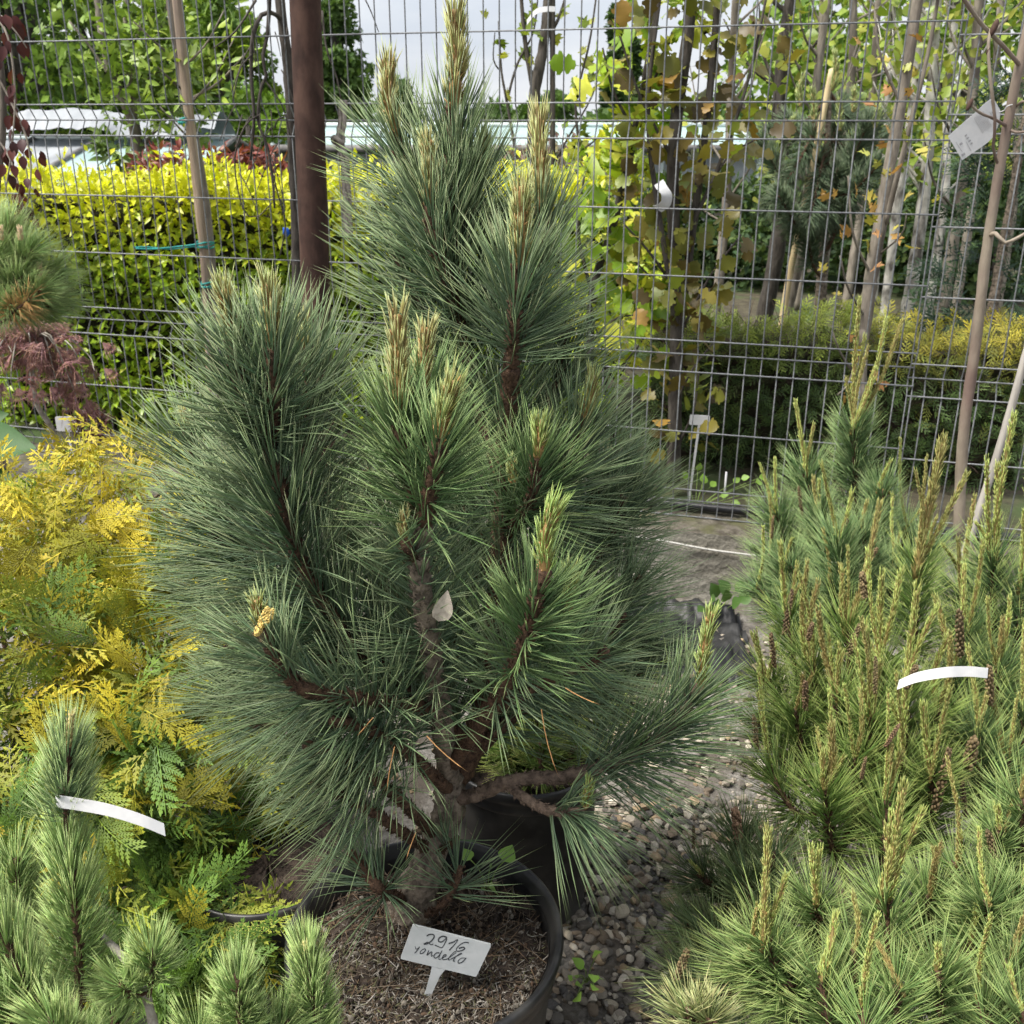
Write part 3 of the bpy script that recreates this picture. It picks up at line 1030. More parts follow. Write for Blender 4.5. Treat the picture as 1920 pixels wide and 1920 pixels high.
# left stem D
br([(828, 1345, 1.20), (730, 1270, 1.18), (630, 1165, 1.17), (565, 1055, 1.16), (532, 950, 1.15), (503, 840, 1.16), (482, 758, 1.16)], .0115, .0085, [nd(.25, 1, 1250, .15, 68, 36, droop=.03), nd(.5, .98, 500, .17, 85, 60, droop=.08)], 900)
br([(505, 850, 1.17), (512, 760, 1.14), (511, 700, 1.13), (511, 640, 1.13)], .0085, .007, nd(.1, 1, 1500, .118, 68, 28))
cand((511, 648, 1.13), (503, 530, 1.12), 1.0, .1)
br([(495, 840, 1.18), (462, 770, 1.16), (444, 700, 1.15), (438, 635, 1.15)], .0085, .007, nd(.05, 1, 1250, .108, 64, 28))
cand((438, 642, 1.15), (420, 540, 1.14), 1.0, .1)
br([(545, 990, 1.20), (572, 850, 1.24), (582, 740, 1.25), (574, 650, 1.25)], .009, .006, nd(.1, 1, 1200, .135, 60, 28))
cand((574, 655, 1.25), (566, 588, 1.25), .8, .2)
# low front left with pollen cones
br([(818, 1330, 1.18), (700, 1312, 1.10), (600, 1300, 1.06), (545, 1275, 1.05), (512, 1225, 1.04), (490, 1180, 1.04)], .0095, .0068, nd(.25, 1, 1150, .125, 80, 40, droop=.06), 900)
cand((488, 1178, 1.04), (480, 1125, 1.03), .75, .3)
# left outer F
br([(590, 1100, 1.19), (500, 1070, 1.22), (430, 1030, 1.23), (388, 968, 1.23)], .009, .006, nd(.1, 1, 1300, .13, 72, 34, droop=.06))
cand((387, 970, 1.23), (378, 932, 1.23), .7, .5)
br([(530, 980, 1.22), (430, 940, 1.27), (380, 880, 1.29), (352, 812, 1.29)], .009, .006, nd(.15, 1, 1150, .125, 70, 30))
cand((352, 815, 1.29), (345, 768, 1.29), .6, .2)
br([(640, 1180, 1.2), (520, 1160, 1.28), (430, 1140, 1.32), (370, 1100, 1.32)], .008, .005, nd(.15, 1, 1050, .13, 72, 36, droop=.1))
br([(690, 1240, 1.2), (560, 1230, 1.22), (470, 1235, 1.24), (420, 1215, 1.24)], .008, .005, nd(.1, 1, 1050, .13, 75, 40, droop=.14))
# right G with green candle
br([(850, 1430, 1.22), (905, 1350, 1.15), (960, 1260, 1.10), (992, 1180, 1.07), (1008, 1120, 1.06), (1022, 1068, 1.06)], .011, .0075, [nd(.6, 1, 1500, .10, 72, 32, col=OG, tip=OGT, keep=True), nd(.42, .64, 700, .11, 80, 66, droop=.08, keep=True)], 900)
cand((1022, 1075, 1.06), (1042, 948, 1.05), 1.05, .8)
br([(1000, 1175, 1.08), (1040, 1175, 1.12), (1060, 1140, 1.13)], .007, .005, nd(.2, 1, 1100, .10, 68, 30, col=OG, tip=OGT))
cand((1060, 1145, 1.13), (1072, 1065, 1.13), .9, .6)
# lower right limb H
br([(846, 1500, 1.25), (900, 1488, 1.22), (950, 1466, 1.20), (1010, 1458, 1.20), (1062, 1456, 1.20), (1180, 1418, 1.22), (1262, 1358, 1.23), (1312, 1285, 1.24)], .0108, .0072, [nd(.5, 1, 1400, .135, 74, 38, droop=.06, keep=True), nd(.55, 1, 350, .12, 60, 40, col=YG, tip=YGT, keep=True)], 450, mat=M_limb)
cand((1312, 1290, 1.24), (1334, 1148, 1.24), .85, .6)
br([(952, 1470, 1.20), (990, 1500, 1.17), (1035, 1521, 1.15), (1095, 1522, 1.13)], .0075, .006, [nd(.6, 1.0, 1900, .125, 78, 42, droop=.20, keep=True)], 400, mat=M_limb)
cand((1098, 1515, 1.13), (1106, 1462, 1.13), .6, .7)
# middle right I
br([(940, 1010, 1.36), (1000, 955, 1.34), (1060, 890, 1.34), (1095, 780, 1.34)], .009, .006, nd(.15, 1, 1250, .13, 72, 32))
cand((1096, 785, 1.34), (1112, 702, 1.34), .9, .3)
br([(960, 990, 1.33), (995, 930, 1.29), (1008, 855, 1.28)], .008, .006, nd(.1, 1, 1400, .11, 74, 32, col=OG, tip=OGT))
cand((1008, 858, 1.28), (1012, 790, 1.28), 1.0, .6)
cand((962, 905, 1.26), (960, 865, 1.26), .55, .3)
# right masses J
br([(908, 1290, 1.34), (1000, 1180, 1.40), (1090, 1080, 1.44), (1150, 990, 1.45), (1165, 930, 1.45)], .0105, .006, nd(.25, 1, 1250, .145, 74, 36, droop=.04))
br([(930, 1120, 1.36), (1020, 1040, 1.42), (1100, 960, 1.46), (1140, 860, 1.47)], .009, .006, nd(.25, 1, 1100, .14, 72, 34))
br([(882, 1420, 1.29), (1000, 1310, 1.32), (1100, 1240, 1.35), (1170, 1150, 1.36)], .010, .006, nd(.25, 1, 1250, .145, 76, 38, droop=.06))
br([(900, 1350, 1.25), (1000, 1290, 1.20), (1080, 1255, 1.19), (1140, 1220, 1.19)], .008, .005, nd(.4, 1, 900, .12, 74, 45, droop=.02, keep=True))
br([(1005, 1190, 1.35), (1090, 1180, 1.38), (1165, 1130, 1.40), (1200, 1080, 1.40)], .007, .005, nd(.2, 1, 1100, .13, 72, 36, droop=.05))
# behind, between the clumps
br([(908, 1290, 1.33), (800, 1120, 1.42), (720, 980, 1.46), (690, 880, 1.46)], .010, .006, nd(.15, 1, 1100, .12, 66, 34))
br([(908, 1290, 1.33), (770, 1150, 1.36), (680, 1050, 1.38), (640, 950, 1.38)], .009, .006, nd(.25, 1, 1000, .12, 66, 34))
br([(930, 1110, 1.36), (880, 960, 1.42), (850, 860, 1.45), (842, 760, 1.45)], .009, .006, nd(.2, 1, 1000, .14, 66, 34))
br([(880, 1420, 1.29), (820, 1250, 1.36), (880, 1100, 1.40), (900, 1000, 1.40)], .008, .006, nd(.2, 1, 900, .14, 70, 40))
for P_, L_ in (([(880, 1400, 1.30), (800, 1300, 1.38), (730, 1200, 1.42), (690, 1100, 1.42)], .14), ([(905, 1300, 1.35), (850, 1200, 1.42), (830, 1080, 1.44), (820, 960, 1.44)], .14),
               ([(890, 1400, 1.32), (960, 1300, 1.40), (1010, 1200, 1.42), (1030, 1110, 1.42)], .14), ([(700, 1260, 1.20), (640, 1230, 1.24), (590, 1180, 1.27), (540, 1100, 1.28)], .13),
               ([(950, 900, 1.36), (1010, 800, 1.42), (1050, 700, 1.45), (1065, 610, 1.45)], .13), ([(862, 600, 1.46), (920, 520, 1.50), (950, 430, 1.50)], .12),
               ([(1010, 1040, 1.42), (1090, 1010, 1.48), (1160, 960, 1.50), (1195, 900, 1.50)], .13), ([(1000, 1310, 1.34), (1100, 1300, 1.38), (1190, 1260, 1.40), (1230, 1210, 1.40)], .13),
               ([(560, 1050, 1.18), (480, 1010, 1.22), (440, 960, 1.24), (420, 900, 1.24)], .11),
               ([(700, 1300, 1.2), (570, 1330, 1.24), (480, 1320, 1.26), (420, 1290, 1.26)], .13)):
    br(P_, .008, .005, nd(.2, 1, 1200, L_, 70, 34, droop=.03))
# bottom left K
br([(820, 1570, 1.24), (730, 1480, 1.14), (640, 1425, 1.09), (570, 1395, 1.08)], .0095, .006, nd(.58, 1, 1300, .125, 74, 46, droop=.22, keep=True), 700)
br([(810, 1600, 1.23), (710, 1530, 1.14), (640, 1490, 1.11), (585, 1470, 1.10)], .008, .006, nd(.6, 1, 1200, .12, 74, 46, droop=.2, keep=True), 700)
br([(840, 1480, 1.22), (750, 1400, 1.12), (680, 1365, 1.08), (620, 1350, 1.06)], .009, .006, nd(.5, 1, 1100, .13, 78, 50, droop=.16, keep=True), 700)
br([(762, 1690, BASE[1] + .01), (715, 1668, 1.12), (690, 1640, 1.13), (655, 1596, 1.14)], .0085, .006, nd(.55, 1, 900, .10, 66, 40, droop=.12, keep=True), 900)
br([(640, 1345, 1.15), (540, 1360, 1.16), (470, 1350, 1.17)], .007, .005, nd(.1, 1, 1100, .13, 72, 40, droop=.2), 700)
# little shoot low right
br([(795, 1718, BASE[1] - .01), (825, 1700, 1.14), (850, 1670, 1.13), (864, 1625, 1.13)], .005, .0035, nd(.7, 1, 620, .11, 80, 50, droop=.05, keep=True), 300)
br([(815, 1600, 1.22), (840, 1585, 1.20), (858, 1570, 1.19)], .005, .004, nd(.5, 1, 250, .07, 70, 40, droop=.05, keep=True), 300)

# yellow pollen cones and a bare stub of the old cone
ck = MB()
def cone_mesh(L, r, col, seed, rows=9, per=7):
    rg = np.random.default_rng(seed)
    b = MB()
    tube(b, [(0, 0, 0), (0, 0, L)], r * .7, r * .3, 7, np.array(col) * .6)
    N = rows * per
    for k in range(N):
        t = (k + .5) / N
        rr = r * (.8 + .35 * math.sin(math.pi * min(1, .15 + .8 * t))) * rg.uniform(.85, 1.15) * (1 if t < .85 else 1 - 3 * (t - .85))
        a = k * 2.39996 + .15 * rg.standard_normal()
        c = np.array([rr * .8 * math.cos(a), rr * .8 * math.sin(a), t * L])
        s = r * np.array([.40, .40, .62]) * rg.uniform(.75, 1.2)
        b.add(I0[0] * s + c, I0[1], None, np.array(col) * rg.uniform(.55, 1.4))
    return b
def place(me, parent, name, p, d, sc=1.0, col=None):
    o = bpy.data.objects.new(name, me)
    q = Vector(d).to_track_quat('Z', 'Y')
    M = Matrix.LocRotScale(Vector(np.asarray(p, float) - (ORG[parent.name] if parent else 0)), q, Vector((sc, sc, sc)))
    o.matrix_basis = M
    if col is not None:
        o.color = (*col, 1)
    C.objects.link(o)
    if parent:
        o.parent = parent
    return o
PCONE = cone_mesh(.03, .0045, (.58, .43, .14), 1).mesh('pollen_cone', M_cone)
for (x, y), (tx, ty) in (((490, 1165), (510, 1125)), ((492, 1172), (513, 1150)), ((490, 1170), (486, 1178)), ((496, 1165), (517, 1138))):
    a, t2 = at(x, y, 1.025), at(tx, ty, 1.015)
    place(PCONE, pine, 'pollen_cone', a, unit(t2 - a), .8)
b = MB()
for _ in range(26):
    c = at(482 + rng.normal(0, 5), 765 + rng.normal(0, 9), 1.15 + rng.normal(0, .004))
    b.add(I0[0] * rng.uniform(.002, .005, 3) + c, I0[1], None, np.array((.36, .27, .19)) * rng.uniform(.6, 1.3))
b.build('bud_scar', M_cone, pine, smooth=False)
# a few dry needles still hanging on it
for p, q in (((740, 1400), (715, 1500)), ((700, 1345), (665, 1385)), ((1015, 1330), (1033, 1475)), ((800, 1380), (870, 1460)), ((1060, 1290), (1120, 1330)), ((780, 1560), (755, 1620))):
    A, Bp = at(*p, 1.02), at(*q, 1.0)
    b = MB()
    needles(b, A[None], (Bp - A)[None], np.linalg.norm(Bp - A), .0008, np.array([[.1, 0, .12]]), np.array([[.50, .27, .11]]), segs=4)
    b.build('dry_needle', M_debris, pine)
o = None
b = MB()
Vl, Tl, Ql = ROUND
c0, c1 = at(822, 1165, 1.08), at(838, 1118, 1.075)
Rb = basis((c1 - c0)[None], np.array([[.2, -.9, .3]]))[0]
b.add((Vl * np.array([.7, 1, 1.5])) @ Rb.T * .042 + c0, Tl, Ql, (.50, .44, .37))
o = b.build('fallen_leaf', M_debris, loc=c0)
tag(o, 'dry pale brown leaf caught in the needles beside the pine trunk', 'leaf')

# generic shrub pine (right hand group and others) ---------------------------------
RCONES = [cone_mesh(.048 + .012 * k, .0058 - .0004 * k, (.20, .132, .078), 3 + k, 9 + k, 6).mesh('pollen_cone', M_cone) for k in range(4)]
def shrub_pine(label, base, hub, tufts, cones, col, tip, ln, seed, dens=1350, R=.0009, ccol=((.21, .16, .06), (.28, .32, .085), (.46, .56, .17)), group=None, segs=3, a0=70, a1=34, stem=.010, trunk_r=.014, cl=.012, cdens=1400, name='pine_shrub', droop=.04, extra=0):
    """tufts: (tip px, py, Y, stem length in px, lean, candles[(dx, dy, dY)])"""
    rg = np.random.default_rng(seed)
    base = np.asarray(base)
    t = thing(name, label, 'pine', base, group)
    hub = np.asarray(hub)
    shoot(t, [base, base * .5 + hub * .5 + .015 * rg.standard_normal(3), hub], trunk_r, trunk_r * .7, M_bark, rng=rg, name='trunk', sides=8)
    for tf in tufts:
        x, y, Y, sl, lean, cs = tf
        top = at(x, y, Y)
        low = at(x + lean, y + sl, Y + .02 * rg.standard_normal())
        mid = low * .55 + hub * .45
        mid[2] = min(mid[2], low[2] - .02)
        P = [hub, mid, low, top]
        Pd = spline(P, 60)
        Ls = np.concatenate([[0], np.cumsum(np.linalg.norm(np.diff(Pd, axis=0), axis=1))])
        s0 = max(.05, 1 - (np.linalg.norm(top - low) * 1.15 + .02) / Ls[-1])
        o = shoot(t, P, stem * .8, stem * .42, M_bark_dark, dict(s0=s0, s1=1.0, dens=dens, ln=ln * rg.uniform(.88, 1.12), a0=a0, a1=a1, R=R, col=np.array(col) * rg.uniform(.85, 1.15), tip=tip, segs=segs, droop=droop), rg, 500)
        for _ in range(extra):
            if rg.random() < .75:
                cs = list(cs) + [(rg.uniform(-34, 34), rg.uniform(60, 210), rg.uniform(-.04, .04), rg.uniform(.6, .9))]
        for c in cs:
            cb = top + .004 * rg.standard_normal(3)
            ct = at(x + c[0], y - c[1], Y + (c[2] if len(c) > 2 else 0))
            w = c[3] if len(c) > 3 else 1.0
            bw = rg.random() ** 1.6 * .7                 # some shoots are still brown
            candle(t, cb - (ct - cb) * .08, ct, .0036 * w, cl * w * .9, cdens, ccol[0], np.array(ccol[1]) * (1 - bw) + np.array((.20, .13, .06)) * bw, np.array(ccol[2]) * (1 - bw) + np.array((.30, .24, .10)) * bw, rg, (26, 10), .0008)
    for c in cones:
        x, y, Y, dx, s = c
        p = at(x, y, Y)
        place(RCONES[rg.integers(0, 4)], t, 'pollen_cone', p, unit(unit(at(x + dx, y - 60, Y) - p) + .16 * rg.standard_normal(3)), s * rg.uniform(.55, .9), tuple(rg.uniform(.6, 1.25) * np.array((1, rg.uniform(.9, 1.15), 1))))
    return t

GRN, GRT = (.110, .185, .075), (.260, .340, .130)
YLN, YLT = (.135, .215, .055), (.335, .400, .110)
g_r = 'young pines on the right'
# back plant
b0 = at_z(1600, 1210, 0)
shrub_pine('blue green young pine nearest the fence with long pale upright shoots', (b0[0], 2.3, 0), at(1600, 1130, 2.3),
 [(1600, 800, 2.28, 190, 6, [(12, 240), (28, 150, 0, .8), (62, 200), (92, 200), (-14, 90, 0, .7), (40, 110, 0, .8)]),
  (1510, 880, 2.22, 150, 22, [(-18, 125), (16, 85, 0, .8), (2, 40, 0, .6)]),
  (1455, 960, 2.2, 130, 40, [(-2, 100, 0, .8), (-30, 90, 0, .7)]), (1540, 960, 2.1, 130, 12, [(-4, 60, 0, .7), (-15, 62)]),
  (1655, 920, 2.22, 150, -12, [(14, 55, 0, .9), (20, -10, 0, .7)]), (1700, 990, 2.35, 130, -30, [(40, 60, 0, .6)]),
  (1440, 1040, 2.15, 110, 50, []), (1480, 1060, 2.05, 120, 34, [(5, 50, 0, .7)]), (1570, 1010, 2.0, 140, 14, [(28, 90)]),
  (1620, 1000, 2.02, 150, 0, [(6, 60, 0, .8)]), (1420, 1100, 2.1, 60, 60, []), (1680, 1060, 2.1, 120, -30, [(8, 60, 0, .7)]),
  (1740, 1030, 2.2, 110, -40, [(16, 60, 0, .8)]), (1560, 1090, 1.98, 110, 12, []), (1500, 1120, 2.0, 90, 30, [])],
 [(1504, 965, 2.1, 2, 1.0), (1585, 1000, 2.0, 14, 1.1), (1622, 1062, 1.95, 10, 1.1), (1447, 1010, 2.1, 0, .8)], GRN, GRT, .098, 41, group=g_r, segs=2, extra=1)
# middle plant, tallest thick brown candle
b1 = at_z(1640, 1620, 0)
shrub_pine('yellow green young pine with brown shoots, second behind the front one', (b1[0], 1.62, 0), at(1640, 1470, 1.62),
 [(1720, 1060, 1.64, 200, -10, [(48, 235, 0, 1.7), (92, 170, 0, 1.0), (30, 110, 0, .9)]),
  (1475, 1150, 1.70, 150, 30, [(-12, 130), (30, 60, 0, .7)]), (1590, 1180, 1.62, 160, 6, [(60, 240, .02, 1.1), (-10, 110, 0, .8)]),
  (1650, 1240, 1.55, 170, 0, [(4, 165, 0, 1.2), (40, 170, 0, 1.1)]), (1520, 1240, 1.55, 150, 24, [(14, 150), (-18, 60, 0, .8)]),
  (1440, 1270, 1.62, 120, 50, [(14, 60, 0, .8)]), (1570, 1300, 1.5, 160, 10, [(-36, 160, 0, 1.0), (4, 90, 0, .8)]),
  (1700, 1300, 1.5, 180, -8, [(20, 200, 0, 1.3), (55, 160, 0, 1.1)]), (1630, 1340, 1.46, 170, 0, [(-6, 170, 0, 1.1), (22, 100, 0, .8)]),
  (1490, 1330, 1.52, 130, 30, []), (1420, 1350, 1.58, 90, 60, []), (1545, 1480, 1.36, 120, 20, [(14, 120, 0, 1.35), (-2, 70, 0, 1.1), (36, 60, 0, .9)]),
  (1760, 1330, 1.5, 170, -30, [(20, 140, 0, 1.1)]), (1690, 1420, 1.42, 160, -8, [(12, 160, 0, 1.2), (-20, 110, 0, .9)]), (1600, 1420, 1.42, 130, 8, []),
  (1440, 1440, 1.45, 90, 60, []), (1660, 1500, 1.36, 120, 0, [(30, 90, 0, 1.0)]), (1750, 1450, 1.4, 130, -20, [(-18, 130, 0, 1.2)])],
 [(1470, 1190, 1.66, 2, 1.2), (1515, 1200, 1.52, 6, 1.2), (1622, 1120, 1.56, 14, 1.3), (1590, 1230, 1.55, 16, 1.1), (1640, 1300, 1.44, 4, 1.2), (1452, 1250, 1.56, 0, 1.1), (1510, 1330, 1.48, 4, 1.1), (1700, 1290, 1.42, 10, 1.2), (1660, 1400, 1.36, 6, 1.2), (1420, 1410, 1.45, 2, 1.2), (1615, 1460, 1.34, 8, 1.0)], YLN, YLT, .094, 42, group=g_r, segs=2, dens=1000, extra=2)
# right edge plant
b2 = at_z(1890, 1560, 0)
shrub_pine('green young pine at the right edge with tall shoots beside the bamboo stake', (b2[0], 1.75, 0), at(1880, 1400, 1.75),
 [(1860, 1040, 1.72, 190, 4, [(10, 170), (40, 260, 0, 1.2), (-14, 90, 0, .8), (-30, 60, 0, .7)]), (1915, 1100, 1.7, 180, -10, [(14, 300, 0, 1.2), (30, 180)]),
  (1810, 1180, 1.65, 170, 20, [(-4, 120, 0, 1.0)]), (1870, 1250, 1.6, 180, 4, [(10, 90, 0, .9)]), (1780, 1270, 1.6, 150, 30, [(-26, 150, 0, 1.1)]),
  (1920, 1330, 1.55, 160, -10, [(0, 120)]), (1830, 1370, 1.5, 150, 16, []), (1890, 1420, 1.48, 140, 0, []), (1800, 1100, 1.85, 150, 30, [(28, 170, 0, .9)])],
 [(1800, 1230, 1.58, 4, 1.5), (1856, 1320, 1.5, 2, 1.4), (1815, 1440, 1.42, 8, 1.6), (1752, 1520, 1.38, 12, 1.6), (1810, 1530, 1.4, 6, 1.1), (1770, 1190, 1.62, 4, 1.1)], GRN, YLT, .10, 43, group=g_r, segs=2, extra=2)
# front plants
b3 = at_z(1560, 1990, 0)
shrub_pine('light green young pine at the front right, nearest the camera', (at(1620, 1900, 1.0)[0], 1.05, 0), at(1610, 1990, 1.05),
 [(1435, 1760, 1.0, 110, 40, [(6, 205, 0, 1.05), (40, 120, 0, .9), (-4, 60, 0, .6)]), (1530, 1690, 1.08, 120, 16, [(-8, 100, 0, .9)]),
  (1660, 1680, 1.06, 150, 8, [(34, 210, 0, 1.2), (4, 130, 0, 1.0), (70, 160, 0, 1.0), (24, 70, 0, .9)]), (1740, 1680, 1.1, 140, -8, [(14, 90, 0, .9)]),
  (1600, 1780, 1.0, 120, 10, []), (1760, 1820, .95, 130, -6, [(0, 45, 0, .9)]), (1540, 1830, .95, 110, 20, [(8, 40, 0, .9)]), (1480, 1840, .98, 90, 40, []),
  (1680, 1850, .93, 110, 0, []), (1820, 1760, 1.05, 150, -20, [(10, 60, 0, .8)]), (1400, 1800, 1.03, 70, 60, []), (1620, 1890, .9, 80, 0, [])],
 [], (.140, .220, .070), (.350, .430, .145), .082, 44, dens=1250, group=g_r, segs=2, extra=1)
b4 = at_z(1300, 1860, 0)
shrub_pine('dark needled young pine low over the gravel, left of the right hand group', (at(1400, 1700, 1.32)[0], 1.36, 0), at(1400, 1690, 1.34),
 [(1385, 1560, 1.36, 110, 10, []), (1310, 1640, 1.33, 60, 60, [(-15, 25, 0, .6)]), (1285, 1740, 1.24, 40, 70, []), (1330, 1750, 1.2, 60, 40, []), (1400, 1640, 1.24, 90, 10, []),
  (1450, 1600, 1.26, 100, -10, []), (1270, 1830, 1.14, 30, 80, []), (1350, 1830, 1.12, 60, 40, []), (1470, 1680, 1.2, 80, -10, [])],
 [(1385, 1570, 1.30, -4, 1.7), (1268, 1835, 1.10, 2, 1.2), (1300, 1590, 1.30, -2, .8)], (.10, .150, .066), (.22, .265, .11), .090, 45, dens=1250, group=g_r)
b5 = at_z(1900, 1900, 0)
shrub_pine('dense green young pine in the bottom right corner', (at(1890, 1850, 1.05)[0], 1.12, 0), at(1890, 1900, 1.12),
 [(1870, 1560, 1.18, 160, 0, [(0, 50, 0, .9)]), (1920, 1500, 1.2, 170, -10, [(10, 60, 0, .9)]), (1850, 1690, 1.05, 140, 10, []), (1910, 1660, 1.08, 150, -6, []), (1890, 1800, .98, 130, 0, []),
  (1940, 1780, 1.0, 140, -10, []), (1840, 1880, .93, 90, 16, []), (1920, 1900, .9, 90, 0, []), (1790, 1620, 1.22, 130, 30, [(10, 60, 0, .8)])],
 [(1868, 1610, 1.12, 2, 1.3)], (.130, .205, .068), (.31, .39, .13), .085, 46, dens=1150, group=g_r, segs=2, extra=1)
b6 = at_z(1300, 1990, 0)
shrub_pine('pale tipped pine tuft at the bottom edge on the gravel', (at(1295, 1990, .98)[0], .98, 0), at(1300, 1960, .98),
 [(1290, 1890, .96, 40, 8, []), (1330, 1915, .94, 30, -6, [])], [], (.20, .24, .09), (.46, .46, .22), .06, 47, dens=1500, group=g_r)
# small pine in the pot behind
shrub_pine('small yellow green pine in the black pot behind the tall pine', (RP[0], RP[1], .23), at(1000, 1360, RP[1]),
 [(1010, 1330, 1.62, 70, -4, []), (960, 1350, 1.66, 60, 20, []), (1060, 1340, 1.66, 60, -30, []), (1015, 1390, 1.58, 50, 0, []), (940, 1400, 1.62, 40, 30, []), (1080, 1400, 1.6, 40, -40, []), (1160, 1330, 1.72, 60, -60, []), (1200, 1250, 1.8, 70, -80, [])],
 [], YLN, (.33, .36, .10), .075, 48, dens=1500)

# soft pine at the bottom left --------------------------------------------------------
SG, SGT = (.205, .310, .100), (.37, .47, .17)
rng = np.random.default_rng(52)
hub = at(150, 1990, .86)
wp = thing('pine_shrub', 'soft light green pine in the bottom left corner wearing a paper band', 'pine', (hub[0], hub[1], 0))
shoot(wp, [(hub[0], hub[1], 0), (hub[0] + .01, hub[1], .25), hub], .014, .010, M_bark_grey, rng=rng, name='trunk')
def sbr(P, r0, r1, q, mat=None, sc=300, **k):
    return shoot(wp, pts(*P), r0, r1, mat or M_bark_dark, q, rng, sc, **k)
def sn(s0, s1, dens=1900, ln=.05, a0=66, a1=30, col=SG, tip=SGT, R=.00062, **k):
    k.setdefault('droop', .06); k.setdefault('curl', .35)
    return dict(s0=s0, s1=s1, dens=dens, ln=ln, a0=a0, a1=a1, col=col, tip=tip, R=R, pair=3, **k)
sbr([(140, 1985, .86), (148, 1840, .88), (140, 1700, .90), (128, 1590, .92), (124, 1500, .93), (130, 1400, .94)], .0058, .0028, [sn(.22, .70, 1900, .050), sn(.76, 1.0, 2400, .048, 62, 22, col=(.165, .25, .12))])
candle(wp, at(130, 1405, .94), at(134, 1338, .94), .0026, .008, 1600, (.40, .30, .13), (.36, .32, .14), (.42, .42, .2), rng, (30, 14))
sbr([(95, 1985, .80), (60, 1880, .80), (20, 1790, .81), (-30, 1700, .82)], .006, .0035, sn(.0, 1, 1900, .050))
sbr([(30, 1985, .78), (10, 1900, .78), (-40, 1850, .78)], .005, .0035, sn(.0, 1, 1800, .050))
sbr([(60, 1990, .95), (45, 1800, .98), (35, 1690, 1.0), (30, 1610, 1.0)], .005, .003, sn(.3, 1, 1800, .048))
sbr([(300, 1990, .84), (275, 1870, .86), (235, 1800, .88), (192, 1755, .90)], .0062, .0038, None, M_twig, 0)
sbr([(277, 1870, .86), (284, 1840, .86), (286, 1805, .86), (284, 1780, .86)], .003, .0024, sn(.35, 1, 2800, .038, 80, 30))
sbr([(272, 1862, .86), (252, 1864, .85), (238, 1858, .845), (225, 1845, .84)], .003, .0024, sn(.3, 1, 2800, .038, 85, 40))
sbr([(455, 1990, .80), (452, 1930, .80), (448, 1880, .80), (445, 1840, .80)], .004, .0026, sn(.15, 1, 2900, .041, 75, 26))
sbr([(592, 1990, .83), (590, 1900, .84), (582, 1840, .845), (573, 1788, .85)], .004, .0024, sn(.1, 1, 2600, .038, 66, 24))
candle(wp, at(573, 1790, .85), at(572, 1770, .85), .002, .006, 1500, (.45, .36, .15), (.40, .38, .15), (.45, .46, .2), rng)
sbr([(500, 1995, .82), (520, 1950, .82), (540, 1915, .82)], .003, .002, sn(.1, 1, 1800, .045, 60, 30))
sbr([(380, 1995, .80), (375, 1960, .80), (370, 1930, .80)], .003, .002, sn(.1, 1, 2000, .045, 70, 30))
sbr([(200, 1995, .9), (210, 1930, .9), (215, 1880, .92)], .004, .0025, sn(.1, 1, 1900, .046))
sbr([(150, 1995, .78), (120, 1950, .76), (90, 1920, .75)], .004, .0025, sn(.1, 1, 2000, .046))

def band(name, label, path, width, mat, up, thick=.0004):
    """paper strip following path (world points); width along the per-point vector up"""
    P = spline(path, 40)
    U = unit(spline(np.asarray(up, float), 40)) if np.ndim(up) > 1 else np.broadcast_to(unit(np.asarray(up, float)), (40, 3))
    T = unit(np.gradient(P, axis=0))
    N = unit(np.cross(T, U))
    rows = [P + U * width / 2 + N * thick, P + U * width / 2 - N * thick, P - U * width / 2 - N * thick, P - U * width / 2 + N * thick]
    V = np.stack(rows, 1).reshape(-1, 3)
    i = np.arange(39)[:, None] * 4
    j = np.arange(4)[None]
    j2 = (j + 1) % 4
    Q = np.stack([i + j, i + j2, i + 4 + j2, i + 4 + j], -1).reshape(-1, 4)
    b = MB()
    b.add(V, None, np.concatenate([Q, [[0, 3, 2, 1], [156, 157, 158, 159]]]))
    o = b.build(name, mat, loc=P[0], smooth=False)
    tag(o, label, 'paper band')
    return o
band('paper_band', 'blank white paper band looped round the soft pine stem at lower left',
     [at(150, 1500, .945), at(122, 1497, .945), at(106, 1500, .93), at(112, 1503, .915), at(140, 1507, .91), at(200, 1518, .905), at(260, 1536, .90), at(309, 1556, .90)], .0145, M_white, (-.08, .25, 1))
band('paper_band', 'curved white paper strip hanging among the right hand pines',
     [at(1684, 1284, 1.38), at(1720, 1270, 1.37), at(1770, 1261, 1.37), at(1815, 1259, 1.38), at(1852, 1262, 1.38)], .0165, M_white, [(.3, .55, .6), (.1, .5, .8), (0, .4, .9), (0, .2, 1)])
# ------------------------------------------------------------------ golden arborvitae
def dirs(rng, n):
    return unit(rng.standard_normal((n, 3)))
rng = np.random.default_rng(61)
tb_ = at(170, 1500, 1.75)
gt = thing('arborvitae_shrub', 'golden yellow arborvitae with flat feathery sprays filling the left side', 'shrub', (tb_[0], tb_[1], 0))
ELL = [(at(95, 1270, 1.80), (.36, .36, .45), .34), (at(240, 985, 1.98), (.24, .26, .19), .13), (at(320, 1480, 1.52), (.20, .20, .26), .20), (at(330, 1250, 1.72), (.16, .22, .30), .12), (at(120, 1640, 1.36), (.26, .18, .22), .14), (at(20, 1330, 1.62), (.22, .18, .34), .14), (at(370, 1770, 1.28), (.13, .12, .12), .10)]
hubg = np.array([tb_[0], tb_[1], .25])
shoot(gt, [(tb_[0], tb_[1], 0), hubg, ELL[0][0]], .022, .012, M_bark, rng=rng, name='trunk')
Ps, Ds, Ns, Ks, Sz = [], [], [], [], []
